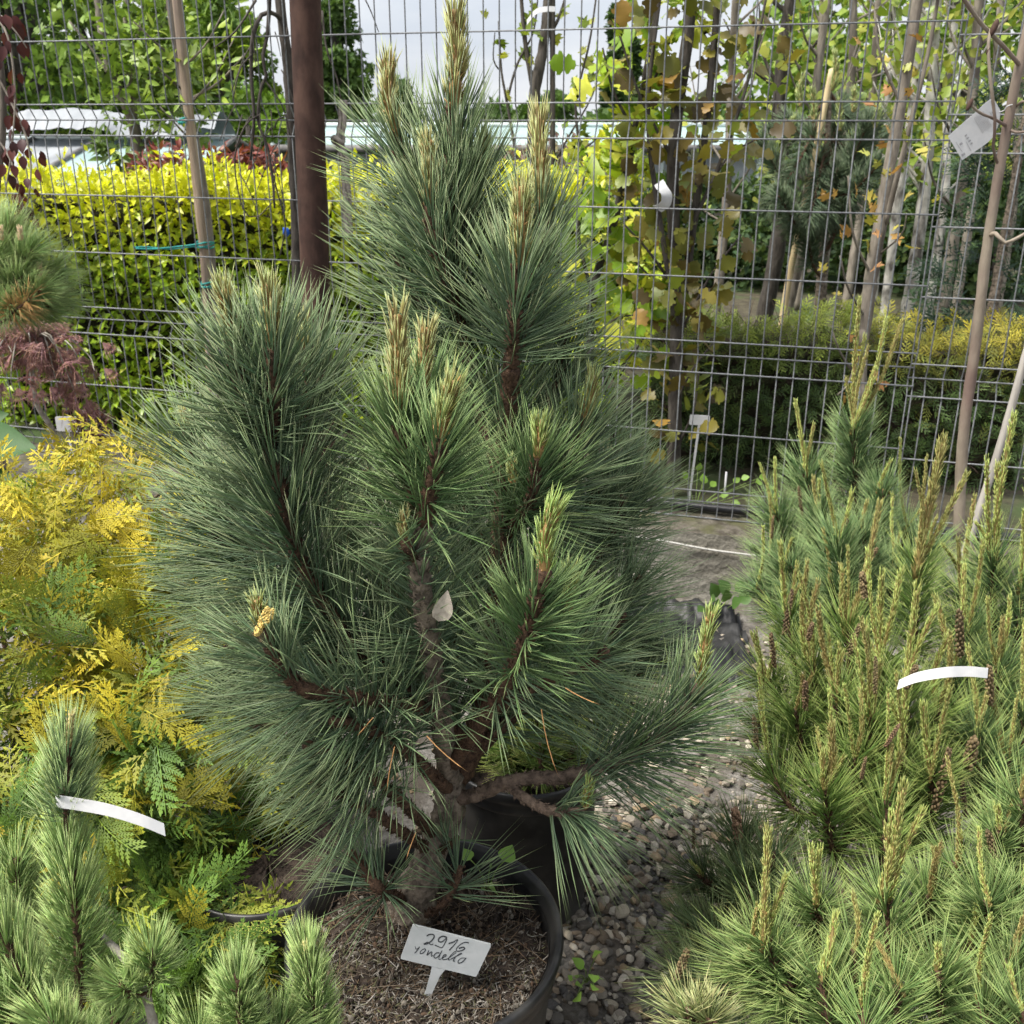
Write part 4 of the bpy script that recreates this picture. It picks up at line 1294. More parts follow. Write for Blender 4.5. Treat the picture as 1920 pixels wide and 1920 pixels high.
for c, r, w in ELL:
    for k in range(5):
        e = c + np.array(r) * dirs(rng, 1)[0] * .8
        shoot(gt, [hubg, (hubg + c) / 2 + .03 * rng.standard_normal(3), c, e], .008, .003, M_bark, rng=rng)
    n = int(2200 * w)
    u = dirs(rng, n * 4)
    u = u[(u[:, 1] < .45)][:n]
    q = rng.uniform(.62, 1.04, len(u)) ** .8
    P = c + u * np.array(r) * q[:, None]
    outw = unit(u / np.array(r))
    d = unit(outw * .7 + .75 * rng.standard_normal((len(u), 3)) * [1, .7, .8] + [0, -.25, -.12])
    P = P - d * .06
    nn = unit(outw * .7 + .5 * rng.standard_normal((len(u), 3)) + [0, -.35, .35])
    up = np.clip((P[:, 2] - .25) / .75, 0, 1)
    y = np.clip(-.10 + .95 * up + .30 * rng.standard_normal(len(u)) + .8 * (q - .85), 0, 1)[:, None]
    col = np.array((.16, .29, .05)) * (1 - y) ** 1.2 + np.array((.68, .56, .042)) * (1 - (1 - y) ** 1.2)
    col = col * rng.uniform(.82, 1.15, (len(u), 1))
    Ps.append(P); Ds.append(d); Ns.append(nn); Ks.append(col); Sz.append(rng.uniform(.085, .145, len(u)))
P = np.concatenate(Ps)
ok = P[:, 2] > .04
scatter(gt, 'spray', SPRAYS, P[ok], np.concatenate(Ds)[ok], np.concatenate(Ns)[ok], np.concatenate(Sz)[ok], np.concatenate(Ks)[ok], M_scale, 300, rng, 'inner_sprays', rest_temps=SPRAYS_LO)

# ------------------------------------------------------------------ privet hedge (left, behind the fence)
M_inner = surface('shade_core', (.012, .014, .007), (.045, .05, .02), 40, .95, .8, 80, c3=(.03, .022, .014), scale3=12, dist=.02)  # near-black tones stand in for the shade inside the twiggy hedges
def hedge_core(t, lo, hi, dirx, org, col, mat):
    b = MB()
    rg = np.random.default_rng(5)
    n = 1400                              # bare twigs inside the hedge
    u = rg.random((n, 3))
    B = np.asarray(lo) + u * (np.asarray(hi) - np.asarray(lo))
    B = org + B[:, :1] * dirx + B[:, 1:2] * np.array([-dirx[1], dirx[0], 0]) + B[:, 2:3] * np.array([0, 0, 1.])
    D = dirs(rg, n) + [0, 0, .5]
    needles(b, B, D, rg.uniform(.08, .22, n), .0022, .2 * dirs(rg, n), jit(rg, col, n), segs=2)
    b.build('twigs', mat, t, kind='stuff')
    b = MB()                              # closed core for dense twigs, coloured dark as the shade between leaves
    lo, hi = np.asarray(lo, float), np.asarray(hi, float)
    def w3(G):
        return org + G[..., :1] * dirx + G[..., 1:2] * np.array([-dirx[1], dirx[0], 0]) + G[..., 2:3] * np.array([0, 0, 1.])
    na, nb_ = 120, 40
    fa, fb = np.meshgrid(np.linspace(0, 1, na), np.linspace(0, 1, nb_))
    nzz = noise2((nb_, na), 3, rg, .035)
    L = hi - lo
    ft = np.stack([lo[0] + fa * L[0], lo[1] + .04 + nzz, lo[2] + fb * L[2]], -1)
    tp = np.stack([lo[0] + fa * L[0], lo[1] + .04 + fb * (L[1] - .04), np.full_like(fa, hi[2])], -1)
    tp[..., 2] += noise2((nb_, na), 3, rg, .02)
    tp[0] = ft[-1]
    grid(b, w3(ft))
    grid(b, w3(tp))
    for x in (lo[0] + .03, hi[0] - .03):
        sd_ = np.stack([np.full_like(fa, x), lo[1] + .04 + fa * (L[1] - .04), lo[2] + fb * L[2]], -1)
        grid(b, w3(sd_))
    b.build('shade_core', M_inner, t)

rng = np.random.default_rng(71)
HX0, HX1, HY0, HY1, HZ0, HZ1 = at(-70, 345, 4.3)[0], .42, 4.22, 4.85, .215, 1.245
hd = thing('privet_hedge', 'clipped yellow green privet hedge behind the fence on the left', 'hedge', ((HX0 + HX1) / 2, 4.5, .215))
hedge_core(hd, (HX0, HY0 + .1, HZ0), (HX1, HY1, HZ1 - .08), np.array([1., 0, 0]), np.zeros(3), (.05, .035, .02), M_debris)
def hedge_leaves(n, face):
    u = rng.random((n, 2))
    dep = rng.exponential(.045, n)
    if face == 'front':
        P = np.stack([HX0 + u[:, 0] * (HX1 - HX0), HY0 + dep, HZ0 + u[:, 1] * (HZ1 - HZ0)], 1)
        o = np.array([0, -1., .15])
    elif face == 'top':
        P = np.stack([HX0 + u[:, 0] * (HX1 - HX0), HY0 + u[:, 1] * (HY1 - HY0), HZ1 - dep + rng.exponential(.02, n)], 1)
        o = np.array([0, -.2, 1.])
    else:
        P = np.stack([HX0 + dep, HY0 + u[:, 0] * (HY1 - HY0), HZ0 + u[:, 1] * (HZ1 - HZ0)], 1)
        o = np.array([-1., -.2, .15])
    P += noise_off(P, .035)
    d = unit(o * .55 + .8 * rng.standard_normal((n, 3)) + [0, 0, .25])
    nn = unit(o * .5 + [0, -.2, .7] + .45 * rng.standard_normal((n, 3)))
    return P, d, nn
def noise_off(P, a):
    return a * np.stack([np.sin(3.1 * P[:, 2] * 4 + 5 * P[:, 0]), np.sin(7 * P[:, 0] + 2 * P[:, 2] * 5), .6 * np.sin(9 * P[:, 0] + 1.3)], 1)
PP = [hedge_leaves(12500, 'front'), hedge_leaves(4600, 'top'), hedge_leaves(700, 'side')]
P = np.concatenate([p[0] for p in PP]); d = np.concatenate([p[1] for p in PP]); nn = np.concatenate([p[2] for p in PP])
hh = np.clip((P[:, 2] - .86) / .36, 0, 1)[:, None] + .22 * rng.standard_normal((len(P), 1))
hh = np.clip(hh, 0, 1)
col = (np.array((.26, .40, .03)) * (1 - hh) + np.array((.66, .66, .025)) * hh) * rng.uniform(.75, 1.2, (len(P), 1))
front = P[:, 1] < HY0 + .06
sz = rng.uniform(.036, .057, len(P))
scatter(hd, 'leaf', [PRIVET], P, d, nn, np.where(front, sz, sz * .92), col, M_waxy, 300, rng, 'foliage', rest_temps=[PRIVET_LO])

# ------------------------------------------------------------------ arborvitae hedge (right, behind the fence)
rng = np.random.default_rng(73)
h2 = thing('arborvitae_hedge', 'low dark green arborvitae hedge with yellowish top behind the fence on the right', 'hedge', fen(3.3, .75, .215))
sa, sb = fen_s(1185), fen_s(2150)
n = 1600
u = rng.random((n, 2))
kind = rng.random(n) < .66
dep = rng.exponential(.05, n)
nf = .52
s_ = sa + u[:, 0] * (sb - sa)
nv = np.where(kind, nf + dep, nf + u[:, 1] * .5)
z_ = np.where(kind, .24 + u[:, 1] * .56, .80 - dep + .03 * np.sin(9 * s_))
P = FA + FU * s_[:, None] + FN * nv[:, None]
P[:, 2] = z_
o_ = np.where(kind[:, None], -FN[None] + [0, 0, .1], np.array([[0, -.2, 1.]]))
d = unit(o_ * .5 + .7 * rng.standard_normal((n, 3)) + [0, 0, .35])
P = P - d * .035
nn = unit(o_ * .6 + [0, -.3, .3] + .5 * rng.standard_normal((n, 3)))
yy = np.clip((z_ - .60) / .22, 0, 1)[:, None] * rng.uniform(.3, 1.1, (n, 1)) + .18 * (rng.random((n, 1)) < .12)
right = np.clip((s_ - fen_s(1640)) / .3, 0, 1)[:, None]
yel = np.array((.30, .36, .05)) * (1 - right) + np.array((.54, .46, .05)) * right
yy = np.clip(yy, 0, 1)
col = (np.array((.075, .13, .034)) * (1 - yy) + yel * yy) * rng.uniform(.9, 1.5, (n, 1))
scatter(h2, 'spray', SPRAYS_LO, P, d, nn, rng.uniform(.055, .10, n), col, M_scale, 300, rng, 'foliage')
hedge_core(h2, (sa, nf + .1, .215), (sb, nf + .5, .7), FU, FA, (.05, .035, .022), M_debris)

# ------------------------------------------------------------------ broadleaf helper
def tree(name, label, cat, base, stems, leaves, group=None, mat=M_bark_grey, lmat=None, leaf_name='leaf', n_ind=300, seed=1, stuff='foliage', part='branch'):
    """stems: list of (points, r0, r1); leaves: dict(temps, P, d, n, s, col)"""
    rg = np.random.default_rng(seed)
    t = thing(name, label, cat, base, group)
    for k, (Pq, r0, r1) in enumerate(stems):
        b = MB()
        L = np.linalg.norm(np.diff(np.asarray(Pq), axis=0), axis=1).sum()
        tube(b, Pq, r0, r1, 9 if r0 > .012 else 6, (1, 1, 1), .05, rg, n=max(8, min(40, int(L / .03))))
        b.build('trunk' if k == 0 else part, mat, t)
    if leaves:
        q = leaves
        scatter(t, leaf_name, q['temps'], q['P'], q['d'], q['n'], q['s'], q['col'], lmat or M_leaf, n_ind, rg, stuff)
    return t

def along(stems, n, rng, spread, s0=.2):
    """random points near the stems, with outward directions"""
    L = np.array([np.linalg.norm(np.diff(np.asarray(s[0]), axis=0), axis=1).sum() for s in stems])
    w = rng.choice(len(stems), n, p=L / L.sum())
    P, D = np.zeros((n, 3)), np.zeros((n, 3))
    for k, s in enumerate(stems):
        i = np.where(w == k)[0]
        if not len(i):
            continue
        Q = spline(s[0], 50)
        T = unit(np.gradient(Q, axis=0))
        f = rng.integers(int(50 * s0), 50, len(i))
        a = dirs(rng, len(i))
        P[i] = Q[f] + a * spread * rng.random((len(i), 1)) ** .6
        D[i] = unit(a * .8 + T[f] * .5 + .4 * rng.standard_normal((len(i), 3)))
    return P, D

def palette(rng, n, cols, w=None):
    c = np.array(cols)
    return c[rng.choice(len(c), n, p=w)] * rng.uniform(.78, 1.2, (n, 1))

def seeing(rng, n, k=.6):
    """leaf normals: mostly up and towards the open side"""
    return unit(np.array([0, -.55, .6]) + k * rng.standard_normal((n, 3)))

# columnar oak just behind the fence ------------------------------------------------
rng = np.random.default_rng(81)
st = [(pts((1262, 905, 3.42), (1268, 600, 3.44), (1262, 300, 3.45), (1290, 60, 3.45), (1300, -80, 3.45)), .026, .018),
      (pts((1270, 640, 3.44), (1300, 420, 3.46), (1330, 180, 3.46), (1350, -60, 3.46)), .016, .010),
      (pts((1262, 560, 3.42), (1232, 380, 3.40), (1215, 200, 3.40), (1240, -30, 3.40)), .010, .006),
      (pts((1266, 480, 3.44), (1340, 330, 3.42), (1400, 160, 3.42), (1440, -20, 3.42)), .008, .004),
      (pts((1268, 640, 3.44), (1330, 520, 3.40), (1390, 440, 3.38)), .006, .003), (pts((1266, 540, 3.44), (1215, 470, 3.40), (1170, 420, 3.36)), .006, .003),
      (pts((1264, 760, 3.42), (1300, 690, 3.38), (1340, 640, 3.36)), .005, .003), (pts((1264, 850, 3.42), (1300, 770, 3.40), (1310, 700, 3.38)), .005, .003),
      (pts((1262, 300, 3.45), (1200, 180, 3.42), (1160, 60, 3.40)), .006, .003), (pts((1300, 420, 3.46), (1360, 300, 3.44), (1420, 260, 3.44)), .005, .003)]
n = 290
P, D = along(st, n, rng, .13, .12)
uv = pix(P)
keep = (uv[:, 0] > 1130) & (uv[:, 0] < 1470)
P, D = P[keep], D[keep]
n = len(P)
OAKC = [(.15, .155, .03), (.19, .165, .035), (.115, .085, .025), (.26, .22, .04), (.19, .235, .035), (.38, .23, .055), (.10, .072, .025)]
col = palette(rng, n, OAKC, [.26, .2, .16, .13, .13, .05, .07])
tree('oak_tree', 'young columnar oak with olive and bronze lobed leaves behind the fence', 'tree', at_z(1262, 925, .215), st,
     dict(temps=[OAK], P=P, d=unit(D + [0, 0, .1]), n=seeing(rng, n, .5), s=rng.uniform(.045, .088, n), col=col), None, M_bark_black, M_leaf, n_ind=300, seed=82)

# green leaved maple shrub left of the oak
rng = np.random.default_rng(83)
st = [(pts((1105, 760, 3.62), (1110, 560, 3.60), (1150, 420, 3.58), (1190, 250, 3.56), (1225, 60, 3.56), (1240, -60, 3.56)), .018, .010),
      (pts((1112, 560, 3.6), (1085, 440, 3.58), (1095, 330, 3.58)), .008, .004), (pts((1140, 450, 3.58), (1180, 480, 3.5), (1220, 520, 3.48)), .006, .003),
      (pts((1108, 640, 3.6), (1150, 600, 3.54), (1190, 590, 3.5)), .006, .003), (pts((1190, 250, 3.56), (1150, 170, 3.54), (1130, 90, 3.52)), .006, .003),
      (pts((1108, 700, 3.6), (1160, 690, 3.5), (1195, 650, 3.48)), .005, .003), (pts((1200, 200, 3.56), (1240, 120, 3.52), (1260, 60, 3.5)), .006, .003)]
n = 190
P, D = along(st, n, rng, .13, .2)
tree('maple_tree', 'slim maple with fresh light green leaves between the tall pine and the oak', 'tree', at_z(1105, 860, .215), st,
     dict(temps=[MAPLE, OAK], P=P, d=unit(D + [0, 0, -.1]), n=seeing(rng, n), s=rng.uniform(.05, .10, n), col=palette(rng, n, [(.28, .42, .03), (.36, .48, .04), (.18, .30, .025), (.44, .46, .05)])), None, M_bark_black, n_ind=300, seed=84)

# bushy lime shrub behind it
def bush(name, label, ctr, rad, n, temps, size, cols, seed, n_ind=0, mat=None, cat='shrub', group=None, stemr=.012, down=0.0, w=None, base_z=.215, stems=7):
    rg = np.random.default_rng(seed)
    ctr, rad = np.asarray(ctr), np.asarray(rad)
    base = np.array([ctr[0], ctr[1], base_z])
    st = [([base, (base + ctr) / 2 + .02 * rg.standard_normal(3), ctr], stemr, stemr * .5)]
    for _ in range(stems):
        e = ctr + rad * dirs(rg, 1)[0] * .8
        st.append(([(base + ctr) / 2, (base + ctr) / 4 + e / 2, e], stemr * .5, stemr * .2))
    u = dirs(rg, n)
    k = int(max(10, n / 60))
    cc = dirs(rg, k) * .72                 # clumps
    ci = rg.integers(0, k, n)
    q = cc[ci] + u * .40 * rg.random((n, 1)) ** .4
    P = ctr + rad * q
    d = unit(unit(q) * .7 + .7 * rg.standard_normal((n, 3)) + [0, 0, -down])
    return tree(name, label, cat, base, st, dict(temps=temps, P=P, d=d, n=unit(unit(q) * .5 + [0, -.4, .6] + .5 * rg.standard_normal((n, 3))), s=size * rg.uniform(.7, 1.25, n), col=palette(rg, n, cols, w)), group, M_bark_black, mat or M_leaf, n_ind=n_ind, seed=seed)
LIME = [(.42, .52, .04), (.55, .58, .06), (.30, .42, .03), (.62, .60, .08)]
bush('lime_shrub', 'bright lime green shrub seen right of the tall pine in front of the greenhouse', at(1140, 440, 4.6), (.30, .28, .42), 1500, [PRIVET], .05, LIME, 91, 200)
bush('lime_shrub', 'low lime green shrub beside the oak trunk behind the fence', at(1160, 590, 4.05), (.26, .2, .20), 900, [PRIVET, MAPLE], .045, LIME, 92, 150)
bush('heather_shrub', 'purple brown shrub right of the tall pine in front of the greenhouse', at(1045, 400, 5.4), (.45, .3, .38), 1500, [LANCE], .045, [(.16, .10, .09), (.20, .16, .07), (.12, .13, .06), (.24, .14, .12)], 93, 0)
bush('barberry_shrub', 'dark red shrub rising behind the privet hedge', at(395, 335, 6.2), (.50, .3, .20), 1500, [LANCE], .06, [(.20, .05, .035), (.14, .035, .03), (.26, .09, .05)], 94, 100)
bush('laurel_shrub', 'small green upright shrub above the hedge in front of the turquoise greenhouse', at(222, 320, 6.6), (.15, .15, .26), 350, [LANCE], .085, [(.14, .22, .05), (.20, .28, .07), (.10, .16, .04)], 95, 120)

# tall thin maple with orange tinted leaves (right of the middle)
rng = np.random.default_rng(101)
st = [(pts((1615, 640, 3.55), (1640, 480, 3.6), (1670, 300, 3.62), (1705, 100, 3.62), (1730, -60, 3.62)), .026, .017),
      (pts((1660, 420, 3.6), (1700, 260, 3.56), (1740, 100, 3.56), (1765, -40, 3.56)), .011, .006),
      (pts((1635, 520, 3.6), (1600, 440, 3.52), (1590, 330, 3.5)), .006, .003), (pts((1625, 600, 3.56), (1590, 540, 3.5), (1575, 480, 3.46)), .005, .003),
      (pts((1610, 660, 3.54), (1590, 720, 3.46), (1570, 740, 3.42)), .005, .003), (pts((1600, 700, 3.54), (1575, 660, 3.46), (1560, 620, 3.44)), .005, .003),
      (pts((1690, 200, 3.62), (1650, 100, 3.6), (1640, 20, 3.6)), .006, .003), (pts((1645, 480, 3.6), (1690, 440, 3.5), (1700, 400, 3.46)), .004, .002),
      (pts((1612, 760, 3.5), (1614, 690, 3.52), (1618, 620, 3.55)), .024, .024)]
n = 62
P, D = along(st, n, rng, .12, .2)
tree('maple_tree', 'leaning grey maple with sparse orange and yellow leaves right of the oak', 'tree', at_z(1610, 800, .215), st,
     dict(temps=[MAPLE], P=P, d=D, n=seeing(rng, n), s=rng.uniform(.028, .052, n), col=palette(rng, n, [(.48, .28, .08), (.46, .38, .08), (.42, .22, .09), (.34, .36, .07), (.40, .36, .08)])), None, M_bark_grey, n_ind=300, seed=102)

# bare sapling with its tag, right edge -----------------------------------------------
st = [(pts((1798, 1010, 2.72), (1800, 930, 2.72), (1808, 800, 2.72), (1830, 640, 2.72), (1850, 470, 2.72), (1872, 330, 2.72), (1890, 230, 2.72), (1912, 120, 2.72), (1935, 20, 2.72)), .0165, .0115),
      (pts((1916, 128, 2.72), (1880, 85, 2.68), (1845, 50, 2.65), (1808, 0, 2.62), (1790, -30, 2.6)), .0055, .0045),
      (pts((1856, 55, 2.655), (1853, 95, 2.64), (1858, 160, 2.63), (1866, 230, 2.64), (1862, 275, 2.66), (1870, 305, 2.7)), .0042, .0038),
      (pts((1885, 235, 2.71), (1862, 222, 2.66), (1838, 212, 2.62), (1822, 198, 2.6)), .004, .003),
      (pts((1855, 442, 2.72), (1868, 438, 2.68), (1882, 455, 2.66), (1900, 450, 2.66), (1925, 436, 2.66)), .0065, .004),
      (pts((1890, 240, 2.72), (1905, 248, 2.70), (1930, 246, 2.68)), .004, .003), (pts((1905, 200, 2.72), (1918, 190, 2.7), (1935, 196, 2.68)), .004, .003)]
sap = tree('sapling', 'bare smooth barked sapling at the right edge in front of the fence', 'tree', at_z(1798, 1060, 0), st, None, None, surface('smooth_bark', (.20, .165, .125), (.31, .265, .205), 18, .7, .25, 60, stretch=(1, 1, .4), c3=(.17, .12, .10), scale3=7))
budm = MB()
budm.add(I1[0] * [.006, .006, .016], I1[1], None, (.07, .04, .03))
BUD = budm.mesh('bud', M_cone)
for x, y, Y, s in ((1864, 52, 2.65, 1.3), (1818, 196, 2.6, 1.0), (1853, 95, 2.64, .6), (1924, 436, 2.66, .5)):
    place(BUD, sap, 'bud', at(x, y, Y), (.3, 0, .9), s)
# printed tag
TY = 2.66
def tg(x, y, o=0.0):
    p = at(1760 + x / 12, 160 + y / 12, TY)
    p[1] += o + .00003 * x
    return p
tt = thing('plant_tag', 'white printed paper tag tied to the bare sapling at the upper right', 'tag', tg(800, 900))
b = MB()
cs = [(235, 1150), (600, 1690), (1130, 1330), (1560, 830), (1590, 570), (1400, 265), (960, 590)]
slab(b, [(235, 1150), (420, 1420), (600, 1690), (870, 1530), (1200, 1330), (1260, 1290), (1420, 1150), (1560, 830), (1590, 570), (1400, 265), (1180, 400), (960, 590), (600, 860)], lambda x, y: tg(x, y), (0, .0008, 0))
b.build('card', M_white, tt, smooth=False)
def strip(x0, y0, x1, y1, w):
    b = MB()
    dx, dy = x1 - x0, y1 - y0
    l = math.hypot(dx, dy)
    nx, ny = -dy / l * w / 2, dx / l * w / 2
    Q = [tg(x0 + nx, y0 + ny, -.0012), tg(x1 + nx, y1 + ny, -.0012), tg(x1 - nx, y1 - ny, -.0012), tg(x0 - nx, y0 - ny, -.0012)]
    b.add(Q, None, [[0, 1, 2, 3]])
    b.build('print', M_print, tt)
for k in range(8):
    strip(900 + 32 * k, 730 - 22 * k, 1120 + 32 * k, 1080 - 22 * k, 9)
for k in range(4):
    strip(660 + 48 * k, 1150 + 62 * k, 715 + 48 * k, 1110 + 62 * k, 30)
strip(430, 1280, 590, 1500, 12)
strip(700, 1280, 820, 1480, 12)
strip(530, 1340, 600, 1300, 50)
strip(575, 1590, 665, 1540, 55)
strip(1340, 380, 1400, 350, 45)
strip(1300, 600, 1420, 770, 14)
strip(1350, 590, 1450, 740, 14)
b = MB()
tube(b, [tg(1560, 600), tg(1640, 560, -.01), tg(1660, 470, -.02), tg(1800, 430, -.02), tg(1840, 480, 0.02)], .0014, .0014, 5, n=16)
b.build('string', M_white, tt)
# bamboo stake beside it
b = MB()
bp = pts((1800, 1060, 2.5), (1838, 950, 2.5), (1880, 820, 2.5), (1925, 660, 2.5), (1975, 480, 2.5))
tube(b, bp, .0105, .0095, 10, n=60, prof=lambda t: 1 + .12 * np.exp(-((t * 5 % 1 - .5) / .04) ** 2))
o = b.build('bamboo_stake', surface('grey_bamboo', (.30, .28, .25), (.44, .41, .37), 22, .7, .2, 60, stretch=(2, 2, .2)), loc=bp[0])
tag(o, 'leaning grey bamboo stake at the right edge in front of the fence', 'stake')

# trees further back on the right -------------------------------------------------------
gT = 'nursery trees behind the low hedge'
LC = [(.24, .32, .05), (.30, .37, .06), (.18, .26, .04), (.36, .38, .07)]
SPEC = [  # px at bottom, bottom y, px top, Y, radius, bark, leaves, label
    (1345, 600, 1382, 5.2, .020, M_bark_grey, 60, 'slim grey trunked tree just right of the oak, behind the hedge'),
    (1432, 590, 1490, 5.6, .036, M_bark_black, 60, 'dark thick trunk behind the background pine, left of the leaning bamboo pole'),
    (1470, 585, 1560, 5.4, .022, M_bark_grey, 70, 'pale slim tree right of the leaning bamboo pole'),
    (1540, 590, 1600, 6.0, .024, M_bark_grey, 70, 'slim grey tree directly under the background pine'),
    (1588, 590, 1650, 6.6, .022, M_bark_grey, 80, 'thin grey tree left of the orange leaved maple'),
    (1664, 600, 1735, 6.2, .022, M_birch, 90, 'white barked birch right of the orange leaved maple'),
    (1706, 600, 1760, 5.4, .028, M_birch, 120, 'thickest white birch trunk right of the orange leaved maple'),
    (1742, 600, 1800, 6.0, .022, M_birch, 100, 'slim birch second from the bare sapling'),
    (1770, 600, 1840, 5.2, .026, M_bark_grey, 120, 'brown grey tree close left of the bare sapling'),
    (1640, 590, 1680, 7.4, .020, M_birch, 90, 'thin far birch between the maple and the thick birch'),
    (1800, 560, 1880, 7.0, .024, M_bark_grey, 150, 'slim leafy tree behind the bare sapling'),
    (1500, 590, 1545, 7.2, .020, M_bark_grey, 60, 'thin far tree behind the bamboo pole'),
    (1880, 560, 1930, 6.4, .022, M_bark_grey, 140, 'leafy tree at the right edge behind the printed tag')]
for k, (xb, yb, xt, Y, r, bm, nl, lb) in enumerate(SPEC):
    rg = np.random.default_rng(200 + k)
    r = r * 1.35
    bot = at(xb, yb, Y)
    bot = np.array([bot[0] - .02, Y, .215])
    topp = at(xt, -60, Y)
    m1 = at(xb * .66 + xt * .34, 390, Y) + .02 * rg.standard_normal(3)
    m2 = at(xb * .33 + xt * .67, 170, Y) + .02 * rg.standard_normal(3)
    st = [([bot, m1, m2, topp], r, r * .6)]
    Q = spline([bot, m1, m2, topp], 40)
    for j in range(9):
        f = rg.integers(16, 38)
        side = 1 if rg.random() < .5 else -1
        e = Q[f] + np.array([side * rg.uniform(.08, .32), rg.normal(0, .12), rg.uniform(.18, .5)])
        st.append(([Q[f], (Q[f] + e) / 2 + np.array([side * .03, 0, -.03]), e], r * .24, r * .08))
    nl = int(nl * 1.5)
    P, D = along(st[1:], nl, rg, .12, .2)
    tree('nursery_tree', lb, 'tree', bot, st, dict(temps=[PRIVET, ROUND], P=P, d=D, n=seeing(rg, nl), s=rg.uniform(.04, .075, nl), col=palette(rg, nl, LC)), gT, bm, M_leaf, n_ind=300, seed=300 + k)
# leaning bamboo pole
b = MB()
bp = pts((1458, 620, 4.9), (1478, 530, 4.9), (1512, 370, 4.9), (1560, 130, 4.9))
bp[0][2] = .215
tube(b, bp, .018, .014, 9, n=40)
o = b.build('bamboo_pole', M_bamboo, loc=bp[0])
tag(o, 'leaning tan bamboo pole among the trunks behind the low hedge', 'pole')

# background pine
rng = np.random.default_rng(111)
bb = at(1545, 580, 5.0)
bp_t = thing('pine_tree', 'dark bluish pine standing behind the fence among the trunks', 'pine', (bb[0], 5.0, .215))
tr_ = [np.array([bb[0], 5.0, .215]), at(1545, 450, 5.0), at(1550, 300, 5.0), at(1555, 160, 5.0)]
shoot(bp_t, tr_, .035, .012, M_bark, rng=rng, name='trunk')
for k in range(26):
    f = rng.uniform(.35, 1)
    c = spline(tr_, 50)[int(f * 49)]
    px_, py_ = rng.uniform(1425, 1670), rng.uniform(120, 430)
    py_ = max(py_, 150 + abs(px_ - 1550) * .9)
    e = at(px_, py_, 5.0 + rng.uniform(-.4, .35))
    mid = (c + e) / 2 + [0, 0, -.05]
    shoot(bp_t, [c, mid, e], .010, .005, M_bark_dark, dict(s0=.35, s1=1, dens=620, ln=.11, a0=65, a1=28, R=.0018, col=(.085, .125, .070), tip=(.14, .18, .10), segs=2), rng, 0, sides=5)
for x, y in ((1525, 230), (1480, 260), (1560, 170), (1600, 210), (1640, 240), (1575, 245), (1500, 200)):
    candle(bp_t, at(x, y, 4.8), at(x + rng.uniform(-4, 8), y - rng.uniform(35, 70), 4.8), .008, .03, 500, (.24, .20, .08), (.22, .26, .09), (.26, .32, .12), rng, R=.0022)

# dark conifer at the right edge behind the fence
rng = np.random.default_rng(113)
cc = at(1885, 440, 4.7)
cn = thing('conifer_tree', 'dark green conifer behind the sapling at the right edge', 'conifer', (cc[0], 4.7, .215))
shoot(cn, [(cc[0], 4.7, .215), (cc[0], 4.7, 1.9)], .03, .01, M_bark, rng=rng, name='trunk')
n = 420
a = rng.uniform(0, 2 * math.pi, n)
hz = rng.random(n) ** 1.2
rr = .36 * (1 - hz * .75) * rng.uniform(.6, 1, n)
P = np.stack([cc[0] + rr * np.cos(a), 4.7 + rr * np.sin(a), .3 + 1.35 * hz], 1)
d = unit(np.stack([np.cos(a), np.sin(a), rng.uniform(-.2, .8, n)], 1) + .4 * rng.standard_normal((n, 3)))
scatter(cn, 'spray', SPRAYS_LO, P, d, unit(np.array([0, -.5, .6]) + .5 * rng.standard_normal((n, 3))), rng.uniform(.12, .2, n), palette(rng, n, [(.035, .075, .035), (.05, .10, .04), (.03, .06, .035)]), M_scale, 120, rng, 'foliage')
# ------------------------------------------------------------------ left side, before and behind the fence
# staked young tree, leaning
rng = np.random.default_rng(121)
tr = pts((410, 760, 3.95), (404, 600, 3.95), (392, 440, 3.95), (372, 300, 3.96), (348, 180, 3.97), (328, 60, 3.98), (316, -60, 3.98))
st = [(tr, .0155, .019)]
for x0, y0, x1, y1 in ((352, 200, 440, 70), (345, 170, 280, 110), (340, 130, 420, 20), (366, 270, 300, 200), (340, 120, 250, 40), (350, 190, 460, 100)):
    st.append((pts((x0, y0, 3.97), ((x0 + x1) / 2 + 6, (y0 + y1) / 2 + 8, 3.9), (x1, y1, 3.88)), .005, .0025))
n = 90
P, D = along(st[1:], n, rng, .08, .3)
tree('sapling_tree', 'leaning young tree tied to a wooden stake behind the fence on the left', 'tree', at_z(410, 800, .215), st,
     dict(temps=[LANCE], P=P, d=D, n=seeing(rng, n), s=rng.uniform(.03, .06, n), col=palette(rng, n, [(.24, .36, .05), (.32, .42, .06)])), None, M_bark_grey, n_ind=300, seed=122)
b = MB()
sp1 = pts((398, 780, 3.90), (388, 540, 3.90), (371, 360, 3.90), (356, 230, 3.90), (338, 60, 3.91), (328, -40, 3.92))
tube(b, sp1, .0185, .0175, 8, n=30, bump=.03, rng=rng)
o = b.build('wooden_stake', M_stake, loc=(sp1[0][0], 3.9, .215))
tag(o, 'weathered round wooden stake tied to the leaning young tree', 'stake')
